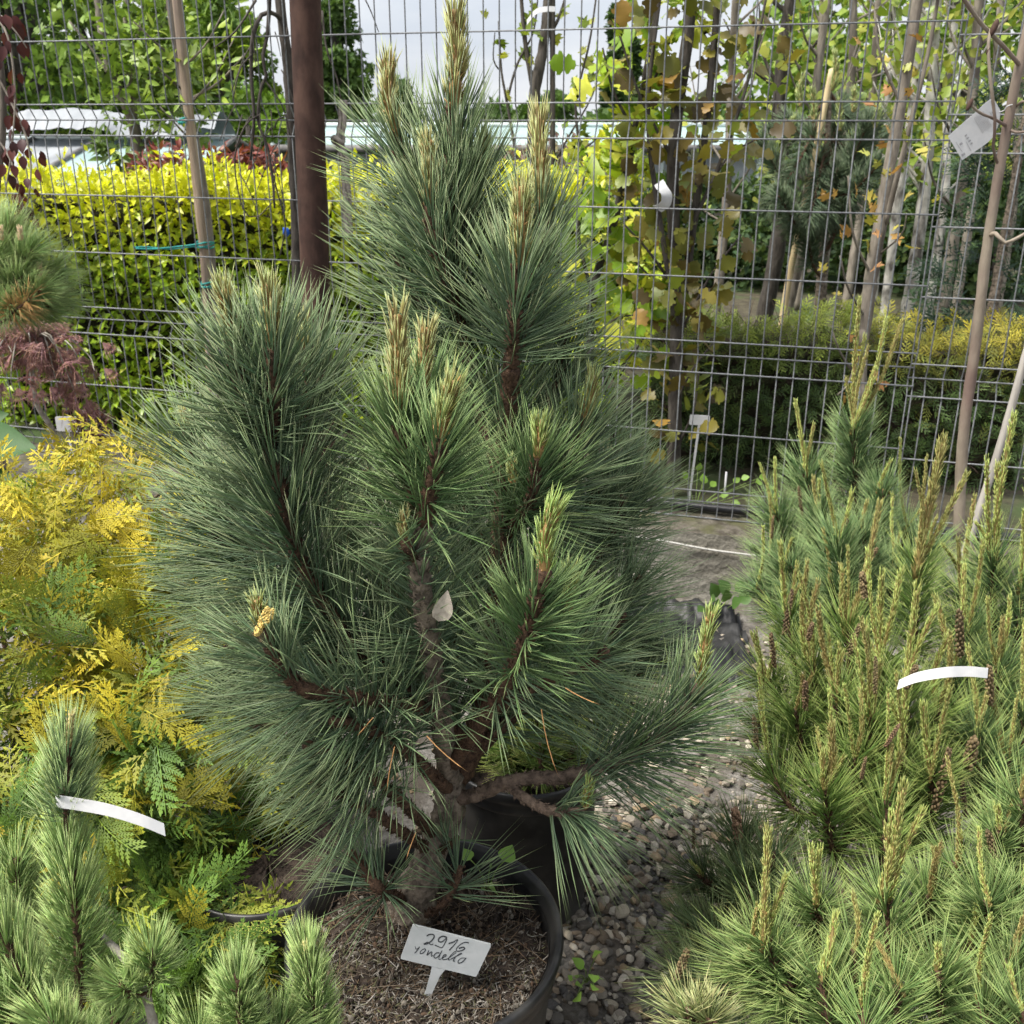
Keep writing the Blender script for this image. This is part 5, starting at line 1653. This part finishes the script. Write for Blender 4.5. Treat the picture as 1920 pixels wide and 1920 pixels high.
for k, (x, y, w, lb) in enumerate(((350, 226, 12, 'top green tie on the stake near the upper fence fold'), (384, 457, 16, 'middle green tie with its long tail reaching left along the fence'), (393, 531, 15, 'lowest green tie round the stake above the pine'))):
    b = MB()
    for dy in (-3, 2, 5):
        c = at(x, y + dy, 3.93)
        a = np.linspace(0, 2 * math.pi, 22)
        ww = w / F * 3.75
        ring = np.stack([c[0] + ww * np.cos(a), c[1] + .055 * np.sin(a), c[2] + .004 * np.sin(2 * a + dy)], 1)
        tube(b, ring, .0032, .0032, 5, cap=False)
    if k == 1:
        tube(b, pts((372, 458, 3.86), (320, 464, 3.84), (285, 467, 3.82), (255, 466, 3.80)), .0035, .003, 5, n=20)
        tube(b, pts((372, 461, 3.86), (320, 467, 3.84), (275, 463, 3.82), (250, 464, 3.80)), .0028, .0028, 5, n=20)
    o = b.build('plant_tie', M_tie, loc=at(x, y, 3.93))
    tag(o, lb, 'tie', 'green plant ties')

# dark weeping tree beside the post
rng = np.random.default_rng(131)
st = [(pts((560, 700, 3.62), (556, 420, 3.62), (548, 250, 3.62), (540, 120, 3.62), (528, 30, 3.62), (522, -40, 3.62)), .022, .016),
      (pts((530, 40, 3.62), (512, 24, 3.58), (490, 28, 3.55), (474, 70, 3.54), (471, 140, 3.54), (476, 220, 3.54), (470, 300, 3.54)), .008, .004),
      (pts((506, -20, 3.56), (502, 60, 3.55), (492, 110, 3.54), (500, 140, 3.54), (488, 170, 3.54), (484, 230, 3.54), (500, 270, 3.53), (510, 330, 3.53), (515, 390, 3.53)), .0065, .0035),
      (pts((480, 0, 3.55), (440, 60, 3.5), (400, 90, 3.5)), .004, .002), (pts((497, 150, 3.54), (530, 200, 3.54), (545, 260, 3.54)), .003, .002),
      (pts((515, 240, 3.54), (520, 225, 3.53), (535, 218, 3.53)), .003, .002), (pts((488, 215, 3.54), (460, 235, 3.52), (440, 300, 3.52), (455, 390, 3.52), (480, 408, 3.52), (510, 380, 3.52)), .003, .002),
      (pts((604, 20, 3.62), (612, 90, 3.6), (630, 140, 3.6), (640, 190, 3.6)), .004, .002), (pts((505, 300, 3.53), (520, 360, 3.53), (535, 420, 3.53), (525, 480, 3.53)), .003, .002),
      (pts((474, 100, 3.54), (450, 130, 3.5), (436, 190, 3.5)), .003, .0018), (pts((680, -10, 3.6), (695, 20, 3.6), (710, 60, 3.6)), .0025, .0015)]
for _ in range(16):
    x, y = rng.uniform(440, 545), rng.uniform(20, 330)
    dx, dy = rng.uniform(-50, 50), rng.uniform(40, 120)
    st.append((pts((x, y, 3.55), (x + dx * .4, y + dy * .3, 3.53), (x + dx, y + dy, 3.52)), .0022, .0012))
tree('weeping_tree', 'dark weeping tree with twisted hanging branches left of the rusty post', 'tree', at_z(565, 760, .215), st, None, None, M_bark_black)

# frayed rope tied to the fence
b = MB()
rng = np.random.default_rng(133)
for k in range(3):
    a = np.linspace(0, 9, 40) + k * 2.1
    Q = spline(pts((642, 188, 3.37), (643, 225, 3.36), (636, 262, 3.36), (646, 300, 3.36), (650, 370, 3.36), (653, 440, 3.36)), 40)
    Q = Q + .008 * np.stack([np.cos(a), np.sin(a), 0 * a], 1)
    tube(b, Q, .007, .009, 6, bump=.1, rng=rng)
n = 700
Q = spline(pts((634, 262, 3.36), (646, 300, 3.36), (650, 370, 3.36), (653, 440, 3.36)), 60)
i = rng.integers(0, 60, n)
needles(b, Q[i], unit(dirs(rng, n) + [0, 0, -1.2]), rng.uniform(.015, .04, n), .0008, .3 * dirs(rng, n), (1, 1, 1), segs=2)
tube(b, Q[0] + .016 * np.stack([np.cos(np.linspace(0, 6.3, 16)), np.sin(np.linspace(0, 6.3, 16)), .5 * np.sin(np.linspace(0, 12, 16))], 1), .008, .008, 6)
o = b.build('frayed_rope', M_rope, loc=Q[0])
tag(o, 'frayed grey rope knotted to the fence right of the rusty post', 'rope')

# purple beech with hanging leaves, left edge
rng = np.random.default_rng(135)
st = [(pts((-30, 700, 3.35), (-12, 420, 3.35), (6, 220, 3.35), (-5, 60, 3.35), (-20, -40, 3.35)), .014, .008),
      (pts((-10, 30, 3.35), (15, 70, 3.3), (28, 170, 3.28), (22, 280, 3.27), (10, 360, 3.26)), .004, .002),
      (pts((-12, 130, 3.35), (20, 190, 3.3), (50, 260, 3.28), (58, 330, 3.27), (45, 420, 3.26)), .004, .002),
      (pts((-12, 250, 3.35), (20, 300, 3.3), (40, 370, 3.28), (48, 440, 3.28)), .004, .002), (pts((2, 30, 3.3), (30, 60, 3.28), (50, 90, 3.28)), .003, .002)]
n = 62
P, D = along(st[1:], n, rng, .035, .15)
D = unit(D * .5 + [0, 0, -.9])
tree('beech_tree', 'weeping beech with dark purple hanging leaves at the upper left edge', 'tree', at_z(-30, 800, .215) + np.array([0, 0, -.2]), st,
     dict(temps=[leaf_simple(.62, .3, .15, 6)], P=P, d=D, n=unit(np.array([0, -1, .2]) + .5 * rng.standard_normal((n, 3))), s=rng.uniform(.03, .052, n), col=palette(rng, n, [(.075, .020, .020), (.12, .035, .030), (.055, .02, .022)])), None, M_bark_grey, n_ind=300, seed=136)
# dangling purple leaf
# ball pine at the left edge
rng = np.random.default_rng(141)
hb = at(-40, 640, 2.75)
lp = thing('pine_shrub', 'rounded pine branch with short green needles at the left edge above the red maple', 'pine', (hb[0], hb[1], 0))
shoot(lp, [(hb[0], hb[1], 0), (hb[0], hb[1], .5), hb], .02, .012, M_bark, rng=rng, name='trunk')
for x, y, dY in ((20, 430, 0), (60, 470, -.05), (100, 510, 0), (115, 555, .03), (40, 520, -.08), (-10, 480, -.05), (75, 545, -.1), (20, 570, -.1), (-20, 420, .05), (40, 455, .05), (95, 575, -.02)):
    e = at(x, y, 2.72 + dY)
    c = at(x * .45 - 20, y * .5 + 300, 2.74)
    shoot(lp, [hb, c, e], .006, .004, M_bark_dark, dict(s0=.45, s1=1, dens=1300, ln=.105, a0=60, a1=26, R=.0010, col=(.21, .31, .105), tip=(.36, .45, .17), segs=2), rng, 0, sides=6)
shoot(lp, [hb, at(20, 590, 2.62), at(55, 560, 2.58)], .005, .003, M_bark_dark, dict(s0=.7, s1=1, dens=700, ln=.07, a0=70, a1=40, R=.0010, col=(.42, .26, .10), tip=(.50, .33, .14), segs=2, droop=.2), rng, 0, sides=6)
for x, y in ((38, 450), (75, 520), (2, 450)):
    candle(lp, at(x, y, 2.66), at(x - 1, y - 24, 2.66), .006, .008, 700, (.42, .30, .18), (.48, .38, .22), (.5, .42, .28), rng, R=.0012)

# laceleaf maple, red
rng = np.random.default_rng(143)
mbp = at_z(60, 840, .24)
st = [(pts((110, 850, 3.45), (95, 800, 3.4), (70, 760, 3.36), (60, 700, 3.3), (45, 650, 3.25)), .011, .008)]
for x, y in ((10, 620), (60, 610), (110, 650), (165, 655), (110, 725), (130, 700), (20, 700), (60, 680), (-10, 660), (135, 640)):
    st.append((pts((50, 660, 3.26), ((x + 50) / 2, min(y, 640) - 15, 3.15 + rng.normal(0, .05)), (x, y + 10, 3.08 + rng.normal(0, .06)), (x + 12, y + 40, 3.06)), .004, .0015))
lm = tree('lace_maple', 'red laceleaf maple drooping in front of the fence at the left edge', 'tree', at_z(112, 865, .24), st, None, None, M_twig)
b = MB()
n = 120
P, D = along(st[1:], n, rng, .07, .2)
for k in range(9):                          # finely cut leaves: nine thin toothed fingers each
    ang = (k - 4) * .27
    x = unit(np.cross(D, np.array([0, -.4, 1.])))
    dd = unit(D * math.cos(ang) + x * math.sin(ang) + [0, 0, -.45])
    cc_ = palette(rng, n, [(.40, .20, .19), (.46, .25, .22), (.34, .18, .19), (.50, .30, .23)])
    needles(b, P, dd, rng.uniform(.045, .085, n), .0017, np.tile([[0, 0, -.25]], (n, 1)), cc_, segs=3)
    for f in (.4, .75):
        for sg in (-1, 1):
            needles(b, P + dd * .05 * f, unit(dd + sg * .8 * x), .014, .0013, np.zeros((n, 3)), cc_, segs=2)
b.build('cut_leaves', M_leaf, lm, kind='stuff')
# dark reddish dry clump by the label
bush('spiraea_shrub', 'small dark reddish shrub beside the white label at the left wall', at(172, 800, 3.42), (.07, .06, .06), 350, [LANCE], .022, [(.13, .06, .055), (.09, .045, .04)], 145, 0, base_z=.24, stemr=.004)

def tlabel(label, px, py, Y, w, h, zb, tilt=0.0, name='plant_label', stemw=.008):
    c = at(px, py, Y)
    t = thing(name, label, 'label', (c[0], c[1], zb))
    M = np.eye(4)
    ca, sa_ = math.cos(tilt), math.sin(tilt)
    M[:3, :3] = [[ca, 0, sa_], [0, 1, 0], [-sa_, 0, ca]]
    M[:3, 3] = c
    b = MB()
    slab(b, rounded([(-w / 2, h / 2), (-w / 2, -h / 2), (w / 2, -h / 2), (w / 2, h / 2)], min(w, h) * .14), lambda x, y: M[:3, :3] @ np.array([x, 0, y]) + M[:3, 3], (0, .003, 0))
    b.build('plate', M_white, t, smooth=False)
    b = MB()
    box(b, (-stemw / 2, .0005, -(c[2] - zb) - .01), (stemw / 2, .0026, -h / 2 + .004), M=M)
    b.build('stem', M_white, t, smooth=False)
    return t
tlabel('blank white plant label at the foot of the fence on the left', 125, 795, 3.5, .078, .055, .235)
tlabel('cream plant label on a tall stem behind the fence, under the oak', 1312, 788, 3.36, .07, .036, .225, .06)
b = MB()
wp0 = at(1362, 885, 3.30)
tube(b, [wp0, (wp0[0], wp0[1], .245)], .004, .004, 6)
o = b.build('white_stick', M_white, loc=(wp0[0], wp0[1], .245))
tag(o, 'short thin white stick behind the fence near the irrigation pipe', 'stick')

# ribbon tag on the oak and loose ribbon on the far trunk
band('paper_band', 'curled white ribbon on the oak branch behind the fence', [at(1232, 392, 3.30), at(1247, 383, 3.28), at(1250, 365, 3.27), at(1241, 352, 3.28), at(1235, 342, 3.31)], .034, M_white, [(.75, 0, -.5), (.85, .1, -.2), (.9, .1, .3), (.8, .2, .5)])
band('paper_band', 'pale paper strip on the dark tree above the tall pine', [at(988, 42, 3.95), at(1005, 22, 3.93), at(1025, 17, 3.92), at(1041, 17, 3.92)], .018, M_white, (0, .2, 1))
b = MB()
slab(b, [(-.012, .016), (-.014, -.006), (.002, -.018), (.013, -.004), (.008, .014)], lambda x, y: at(537, 435, 3.7) + np.array([x, 0, y]), (0, .0015, 0))
o = b.build('blue_tag', M_blue, loc=at(537, 435, 3.7))
tag(o, 'tiny blue plastic tag against the hedge left of the rusty post', 'tag')

# broad leaf plant at the left edge
rng = np.random.default_rng(151)
bl = thing('broadleaf_plant', 'big smooth green leaves poking in at the left edge above the arborvitae', 'plant', (at(-40, 960, 2.3)[0], 2.3, 0))
shoot(bl, [(at(-40, 960, 2.3)[0], 2.3, 0), at(-60, 900, 2.3), at(-40, 850, 2.28)], .008, .005, M_bark_dark, rng=rng, name='stem')
BIG = leaf_simple(.72, .35, .25, 9)
Pq = np.array([at(-60, 850, 2.26), at(-50, 900, 2.2), at(-70, 810, 2.3)])
dq = np.array([at(38, 822, 2.2) - Pq[0], at(20, 905, 2.15) - Pq[1], at(0, 770, 2.3) - Pq[2]])
scatter(bl, 'leaf', [BIG], Pq, dq, np.array([[.1, -.6, .7], [0, -.5, .8], [.1, -.7, .6]]), np.linalg.norm(dq, axis=1), np.array([[.05, .12, .035], [.045, .11, .03], [.05, .11, .03]]), M_scale, 3, rng)

# weeds ----------------------------------------------------------------------------------
def weed(label, base, leaves, col, tmp, seed, cat='weed'):
    """leaves: (px, py, Y, size, lean vector)"""
    rg = np.random.default_rng(seed)
    t = thing('weed', label, cat, base)
    P, D, Nn, Ss = [], [], [], []
    for x, y, Y, s, nrm in leaves:
        p = at(x, y, Y)
        b = MB()
        tube(b, [base, (np.asarray(base) + p) / 2 + [0, 0, .01], p], .0011, .0009, 5, n=8)
        b.build('stalk', M_stalk, t)
        P.append(p); D.append(unit(p - np.asarray(base)) + .3 * rg.standard_normal(3)); Nn.append(nrm); Ss.append(s)
    c = np.array(col) * rg.uniform(.85, 1.15, (len(P), 1))
    scatter(t, 'leaf', [tmp], np.array(P), np.array(D), np.array(Nn, float), np.array(Ss), c, M_leaf, 300, rg)
M_stalk = surface('green_stalk', (.16, .25, .06), (.24, .34, .09), 60, .6, 0)
z0 = at_z(915, 1668, .345)
weed('light green round leaved weed sprouting in the large pot', z0,
     [(945, 1615, 1.24, .034, (.1, -.6, .7)), (930, 1672, 1.20, .028, (0, -.4, .9)), (882, 1612, 1.25, .024, (-.1, -.6, .7)), (918, 1632, 1.25, .018, (.9, -.3, .2)), (908, 1666, 1.2, .01, (0, -.3, .9))], (.24, .40, .11), ROUND, 1)
z0 = at_z(1100, 1842, .004)
weed('small light green weed growing out of the gravel', z0,
     [(1112, 1828, 1.16, .030, (.1, -.3, .9)), (1095, 1815, 1.16, .026, (-.1, -.4, .8)), (1080, 1832, 1.15, .022, (-.2, -.2, .9)), (1090, 1848, 1.14, .022, (0, -.3, .9)), (1120, 1790, 1.165, .030, (.1, -.8, .4)), (1115, 1850, 1.13, .026, (.2, -.3, .9)), (1082, 1868, 1.12, .032, (-.2, -.5, .7)), (1125, 1835, 1.15, .024, (.2, -.3, .8)), (1072, 1838, 1.14, .014, (-.2, -.3, .8))], (.22, .38, .07), leaf_simple(.6, .2, .2, 6), 2)
z0 = at_z(1352, 1160, .01)
weed('dark green leafy weed at the foot of the concrete wall', z0,
     [(x, y, 2.86 + dy, s, (dx, -.6, .7)) for x, y, dy, s, dx in ((1330, 1130, -.04, .055, -.3), (1345, 1120, 0, .055, 0), (1365, 1115, 0, .06, .2), (1378, 1108, .02, .05, .3), (1325, 1142, -.06, .05, -.4), (1350, 1140, -.08, .05, 0), (1372, 1135, -.07, .05, .3), (1385, 1128, -.02, .05, .4), (1338, 1150, -.1, .045, -.2), (1360, 1128, -.04, .05, .1))], (.075, .15, .035), ROUND, 3)
rng = np.random.default_rng(155)
z0 = fen(fen_s(1350), .12, .22)
weed('fresh green weeds behind the fence beside the irrigation pipe', z0,
     [(1285 + 14 * k + rng.normal(0, 5), 915 + rng.normal(0, 12), 3.28 + rng.normal(0, .03), .03, (rng.normal(0, .3), -.6, .7)) for k in range(13)], (.20, .34, .05), ROUND, 4)

# ------------------------------------------------------------------ trees behind the hedge, greenhouses, far trees
rng = np.random.default_rng(161)
Y = 7.2
st = [(pts((262, 470, Y), (264, 350, Y), (258, 290, Y), (250, 230, Y), (215, 150, Y), (192, 60, Y), (180, -40, Y)), .050, .024),
      (pts((252, 240, Y), (243, 140, Y), (238, 40, Y), (236, -40, Y)), .030, .02), (pts((258, 300, Y), (275, 265, Y), (310, 225, Y), (345, 190, Y)), .016, .008),
      (pts((245, 200, Y), (270, 130, Y), (300, 60, Y), (320, -20, Y)), .014, .008), (pts((230, 180, Y), (170, 90, Y), (130, 40, Y)), .012, .006), (pts((243, 130, Y), (262, 60, Y), (270, -20, Y)), .012, .006)]
for _ in range(10):
    x, y = rng.uniform(180, 330), rng.uniform(20, 210)
    st.append((pts((245, min(y + 60, 240), Y), ((x + 245) / 2, y + 15, Y - .1), (x, y, Y - .15)), .008, .003))
n = 800
P, D = along(st[2:], n, rng, .30, .35)
tree('field_tree', 'branching tree with light green leaves rising behind the privet hedge', 'tree', np.array([at(262, 470, Y)[0], Y, .215]), st,
     dict(temps=[MAPLE, PRIVET], P=P, d=D, n=seeing(rng, n), s=rng.uniform(.055, .10, n), col=palette(rng, n, [(.20, .31, .05), (.27, .38, .06), (.14, .22, .04)])), None, M_bark_grey, n_ind=300, seed=162)
# dark tree with thin crown above the tall pine
Y = 5.2
st = [(pts((990, 470, Y), (1000, 300, Y), (1002, 180, Y), (1020, 80, Y), (1030, -40, Y)), .040, .020), (pts((1036, 420, Y), (1036, 200, Y), (1036, -40, Y)), .014, .013),
      (pts((1002, 180, Y), (985, 80, Y), (975, -30, Y)), .014, .008), (pts((975, 330, Y), (950, 190, Y), (940, 130, Y), (935, 40, Y)), .009, .004),
      (pts((950, 190, Y), (970, 120, Y), (1000, 60, Y), (1010, -20, Y)), .007, .003), (pts((1020, 80, Y), (1045, 40, Y), (1065, -20, Y)), .010, .005),
      (pts((1075, 380, Y), (1085, 280, Y), (1080, 190, Y), (1105, 80, Y), (1120, -20, Y)), .009, .004), (pts((1036, 310, Y), (1070, 250, Y), (1110, 180, Y), (1130, 110, Y)), .006, .003),
      (pts((1085, 285, Y), (1120, 260, Y), (1150, 230, Y)), .006, .003), (pts((935, 130, Y), (925, 110, Y), (928, 60, Y)), .004, .002)]
rng = np.random.default_rng(163)
n = 45
P, D = along(st[2:], n, rng, .06, .2)
tree('nursery_tree', 'dark forked tree with few small leaves against the sky above the tall pine', 'tree', np.array([at(990, 470, Y)[0], Y, .215]), st,
     dict(temps=[MAPLE], P=P, d=D, n=seeing(rng, n), s=rng.uniform(.04, .08, n), col=palette(rng, n, LC)), None, M_bark_black, n_ind=300, seed=164)

# greenhouses: low tunnels with pitched film roofs ------------------------------------------
def greenhouse(label, x0, x1, yf, yb, zr, ze, panes, mat, wallmat, seed, tarp=False):
    t = thing('greenhouse', label, 'greenhouse', ((x0 + x1) / 2, (yf + yb) / 2, .215))
    ym = (yf + yb) / 2
    rg = np.random.default_rng(seed)
    w = (x1 - x0) / panes
    for k in range(panes):
        a, c = x0 + k * w + .012, x0 + (k + 1) * w - .012
        for (ya, za, yb_, zb_) in ((yf - .08, ze, ym, zr), (yb + .08, ze, ym, zr)):
            b = MB()
            s = 1 if yb_ > ya else -1
            G = np.zeros((6, 6, 3))
            fx, fy = np.meshgrid(np.linspace(0, 1, 6), np.linspace(0, 1, 6))
            G[..., 0] = a + fx * (c - a)
            G[..., 1] = ya + fy * (yb_ - ya)
            G[..., 2] = za + fy * (zb_ - za) - .05 * np.sin(math.pi * fx) * np.sin(math.pi * fy) * rg.uniform(.2, 1)
            grid(b, G)
            b.build('roof_panel', mat[k % len(mat)], t)
        b = MB()
        box(b, (a, yf, .22), (c, yf + .03, ze - .06))
        b.build('wall_panel', wallmat, t, smooth=False)
    for k in range(panes + 1):
        x = x0 + k * w
        b = MB()
        for ya, yc in ((yf - .09, ym), (yb + .09, ym)):
            tube(b, [(x, ya, ze + .012), (x, yc, zr + .012)], .022, .022, 6)
        tube(b, [(x, yf - .01, .215), (x, yf - .01, ze)], .022, .022, 6)
        b.build('rafter', M_frame if tarp else M_frame2, t)
    b = MB()
    tube(b, [(x0, yf - .09, ze - .01), (x1, yf - .09, ze - .01)], .035, .035, 8)
    b.build('gutter', M_frame, t)
    b = MB()
    tube(b, [(x0, ym, zr + .02), (x1, ym, zr + .02)], .025, .025, 8)
    b.build('ridge', M_frame2, t)
    return t
M_frame2 = surface('white_frame', (.45, .52, .52), (.62, .68, .67), 10, .5, .1, 40)
e1 = at(560, 238, 11.5)
e2 = at(1270, 238, 11.5)
greenhouse('long low greenhouse with a pale turquoise roof behind the tall pine', e1[0], e2[0] + .6, 10.2, 12.8, e1[2], at(900, 276, 10.2)[2], 5, [M_glass], M_film, 5)
g1 = at(-60, 258, 9.6)
greenhouse('low greenhouse with grey film and turquoise roof panels above the privet hedge', g1[0], at(440, 258, 9.6)[0], 7.9, 11.3, at(100, 262, 9.6)[2], at(100, 352, 7.9)[2], 4, [M_film, M_film, M_glass, M_glass], M_film, 6, True)
# crumpled white tarp along the ridge
rng = np.random.default_rng(7)
b = MB()
ta, tb2 = at(45, 245, 9.7), at(425, 245, 9.7)
nx, ny = 110, 20
fx, fy = np.meshgrid(np.linspace(0, 1, nx), np.linspace(0, 1, ny))
G = np.zeros((ny, nx, 3))
G[..., 0] = ta[0] + fx * (tb2[0] - ta[0])
G[..., 1] = 9.3 + fy * .75
G[..., 2] = at(100, 262, 9.6)[2] + .06 + .16 * np.sin(math.pi * fy) + noise2((ny, nx), 24, rng, .06) + noise2((ny, nx), 8, rng, .02) + noise2((ny, nx), 3, rng, .008)
grid(b, G)
o = b.build('crumpled_tarp', M_film, loc=(ta + tb2) / 2)
tag(o, 'crumpled white plastic film bunched along the left greenhouse ridge', 'tarp')

# far trees ---------------------------------------------------------------------------------
def far_tree(name, label, px, Y, w, zt, zb, n, cols, seed, leaf=.16, clumps=70, squash=.8, conic=0.0, trunk_r=.18, group='far trees'):
    rg = np.random.default_rng(seed)
    x = at(px, 220, Y)[0]
    base = np.array([x, Y, .215])
    ctr = np.array([x, Y, (zt + zb) / 2])
    rad = np.array([w / 2, w / 2 * squash, (zt - zb) / 2])
    st = [([base, [x + .1, Y, zb + .4], [x, Y, (zb + zt) / 2], [x, Y, zt * .9]], trunk_r, trunk_r * .2)]
    u = dirs(rg, clumps) * rg.uniform(.55, 1, (clumps, 1)) ** .5
    if conic:
        u[:, :2] *= (1 - conic * (u[:, 2:3] * .5 + .5))
    cs = ctr + u * rad
    for k in range(0, clumps, max(1, clumps // 14)):
        st.append(([[x, Y, max(zb * .6 + cs[k][2] * .3, .5)], (cs[k] + [x, Y, cs[k][2]]) / 2, cs[k]], trunk_r * .35, trunk_r * .1))
    cr = rad.min() * .34 * rg.uniform(.7, 1.35, clumps)
    i = rg.integers(0, clumps, n)
    v = dirs(rg, n)
    v[:, 2] = np.abs(v[:, 2]) * np.where(rg.random(n) < .72, 1, -1)
    P = cs[i] + v * cr[i][:, None] * rg.uniform(.65, 1.08, (n, 1)) * [1.15, 1.15, .8]
    d = unit(v * .5 + .8 * rg.standard_normal((n, 3)))
    nn = unit(v + .5 * rg.standard_normal((n, 3)))
    cl = palette(rg, clumps, cols)
    return tree(name, label, 'tree', base, st, dict(temps=[TINY], P=P, d=d, n=nn, s=leaf * rg.uniform(.6, 1.3, n), col=cl[i] * rg.uniform(.75, 1.2, (n, 1))), group, M_bark_black, M_far, n_ind=0, seed=seed, stuff='crown', part='limb')
G1 = [(.14, .24, .03), (.20, .32, .04), (.10, .18, .03), (.26, .36, .05)]
G2 = [(.055, .10, .03), (.08, .14, .04), (.045, .085, .03)]
G3 = [(.09, .16, .04), (.12, .20, .05), (.07, .13, .035)]
far_tree('broadleaf_tree', 'tall light green tree at the upper left corner', 55, 12.0, 2.0, 4.2, 1.0, 12000, G1, 401, .095, 100)
far_tree('broadleaf_tree', 'big dark tree behind the light green ones at upper left', 225, 17, 3.7, 5.0, .6, 15000, G2, 402, .14, 120)
far_tree('broadleaf_tree', 'mid green tree left of the sky gap beside the rusty post', 420, 15, 1.35, 3.1, .5, 9000, G1, 403, .10, 90)
far_tree('broadleaf_tree', 'light green tree low above the hedge left of the rusty post', 470, 10.5, .85, 1.75, .4, 6000, G1, 404, .08, 60)
far_tree('conifer_tree', 'rounded dark tree right of the rusty post', 640, 18, 1.0, 3.5, .4, 12000, G3, 405, .11, 110, conic=.35)
far_tree('conifer_tree', 'low dark tree peeping out left of the tall pine', 745, 24, .8, 2.15, .4, 2500, G3, 406, .2, 40)
far_tree('broadleaf_tree', 'small far tree on the skyline left of the dark forked tree', 925, 30, 1.4, 1.75, .3, 2000, G3, 407, .22, 40)
far_tree('broadleaf_tree', 'rounded far tree on the skyline behind the dark forked tree', 1030, 28, 1.6, 1.98, .3, 3500, G3, 408, .22, 50)
far_tree('poplar_tree', 'tall narrow far poplar left of the oak', 1150, 36, .9, 4.9, .3, 5000, G2, 409, .24, 60, conic=.6)
far_tree('poplar_tree', 'second narrow far poplar close to the oak', 1182, 38, .7, 4.0, .3, 3500, G2, 410, .24, 45, conic=.6)
far_tree('broadleaf_tree', 'far leafy tree filling the gap behind the birches', 1760, 14, 5.0, 3.4, .3, 6000, G1, 411, .16, 80)
far_tree('broadleaf_tree', 'far low green tree behind the oak and the background pine', 1400, 16, 5.0, 1.9, .3, 4000, G3, 412, .18, 60)
far_tree('broadleaf_tree', 'dark green mass of a tree behind the trunks on the right', 1640, 11, 4.0, 1.35, .25, 5000, G2, 413, .13, 60)

# dark clipped conifer row behind the trunks, closing the view at ground level
for k, (px_, Y_, w_, z_, lb) in enumerate(((1380, 8.6, 1.5, 1.0, 'leftmost dark bush of the row behind the trunks'), (1520, 8.2, 1.5, 1.02, 'dark bush behind the leaning bamboo pole'), (1660, 8.5, 1.5, 1.05, 'dark bush behind the orange leaved maple'), (1790, 8.0, 1.4, 1.1, 'dark bush behind the thick birch'), (1910, 7.6, 1.4, 1.15, 'rightmost dark bush of the row behind the trunks'), (1250, 8.4, 1.2, .95, 'dark bush behind the oak trunk'))):
    c_ = at(px_, 220, Y_)
    bush('dark_shrub', lb, (c_[0], Y_, .215 + (z_ - .215) * .5), (w_ / 2, .4, (z_ - .215) * .62), 2600, [TINY], .075, [(.05, .09, .03), (.07, .12, .035), (.035, .07, .028), (.10, .15, .04)], 500 + k, 0, M_far, group='dark bushes behind the trunks', stemr=.02)
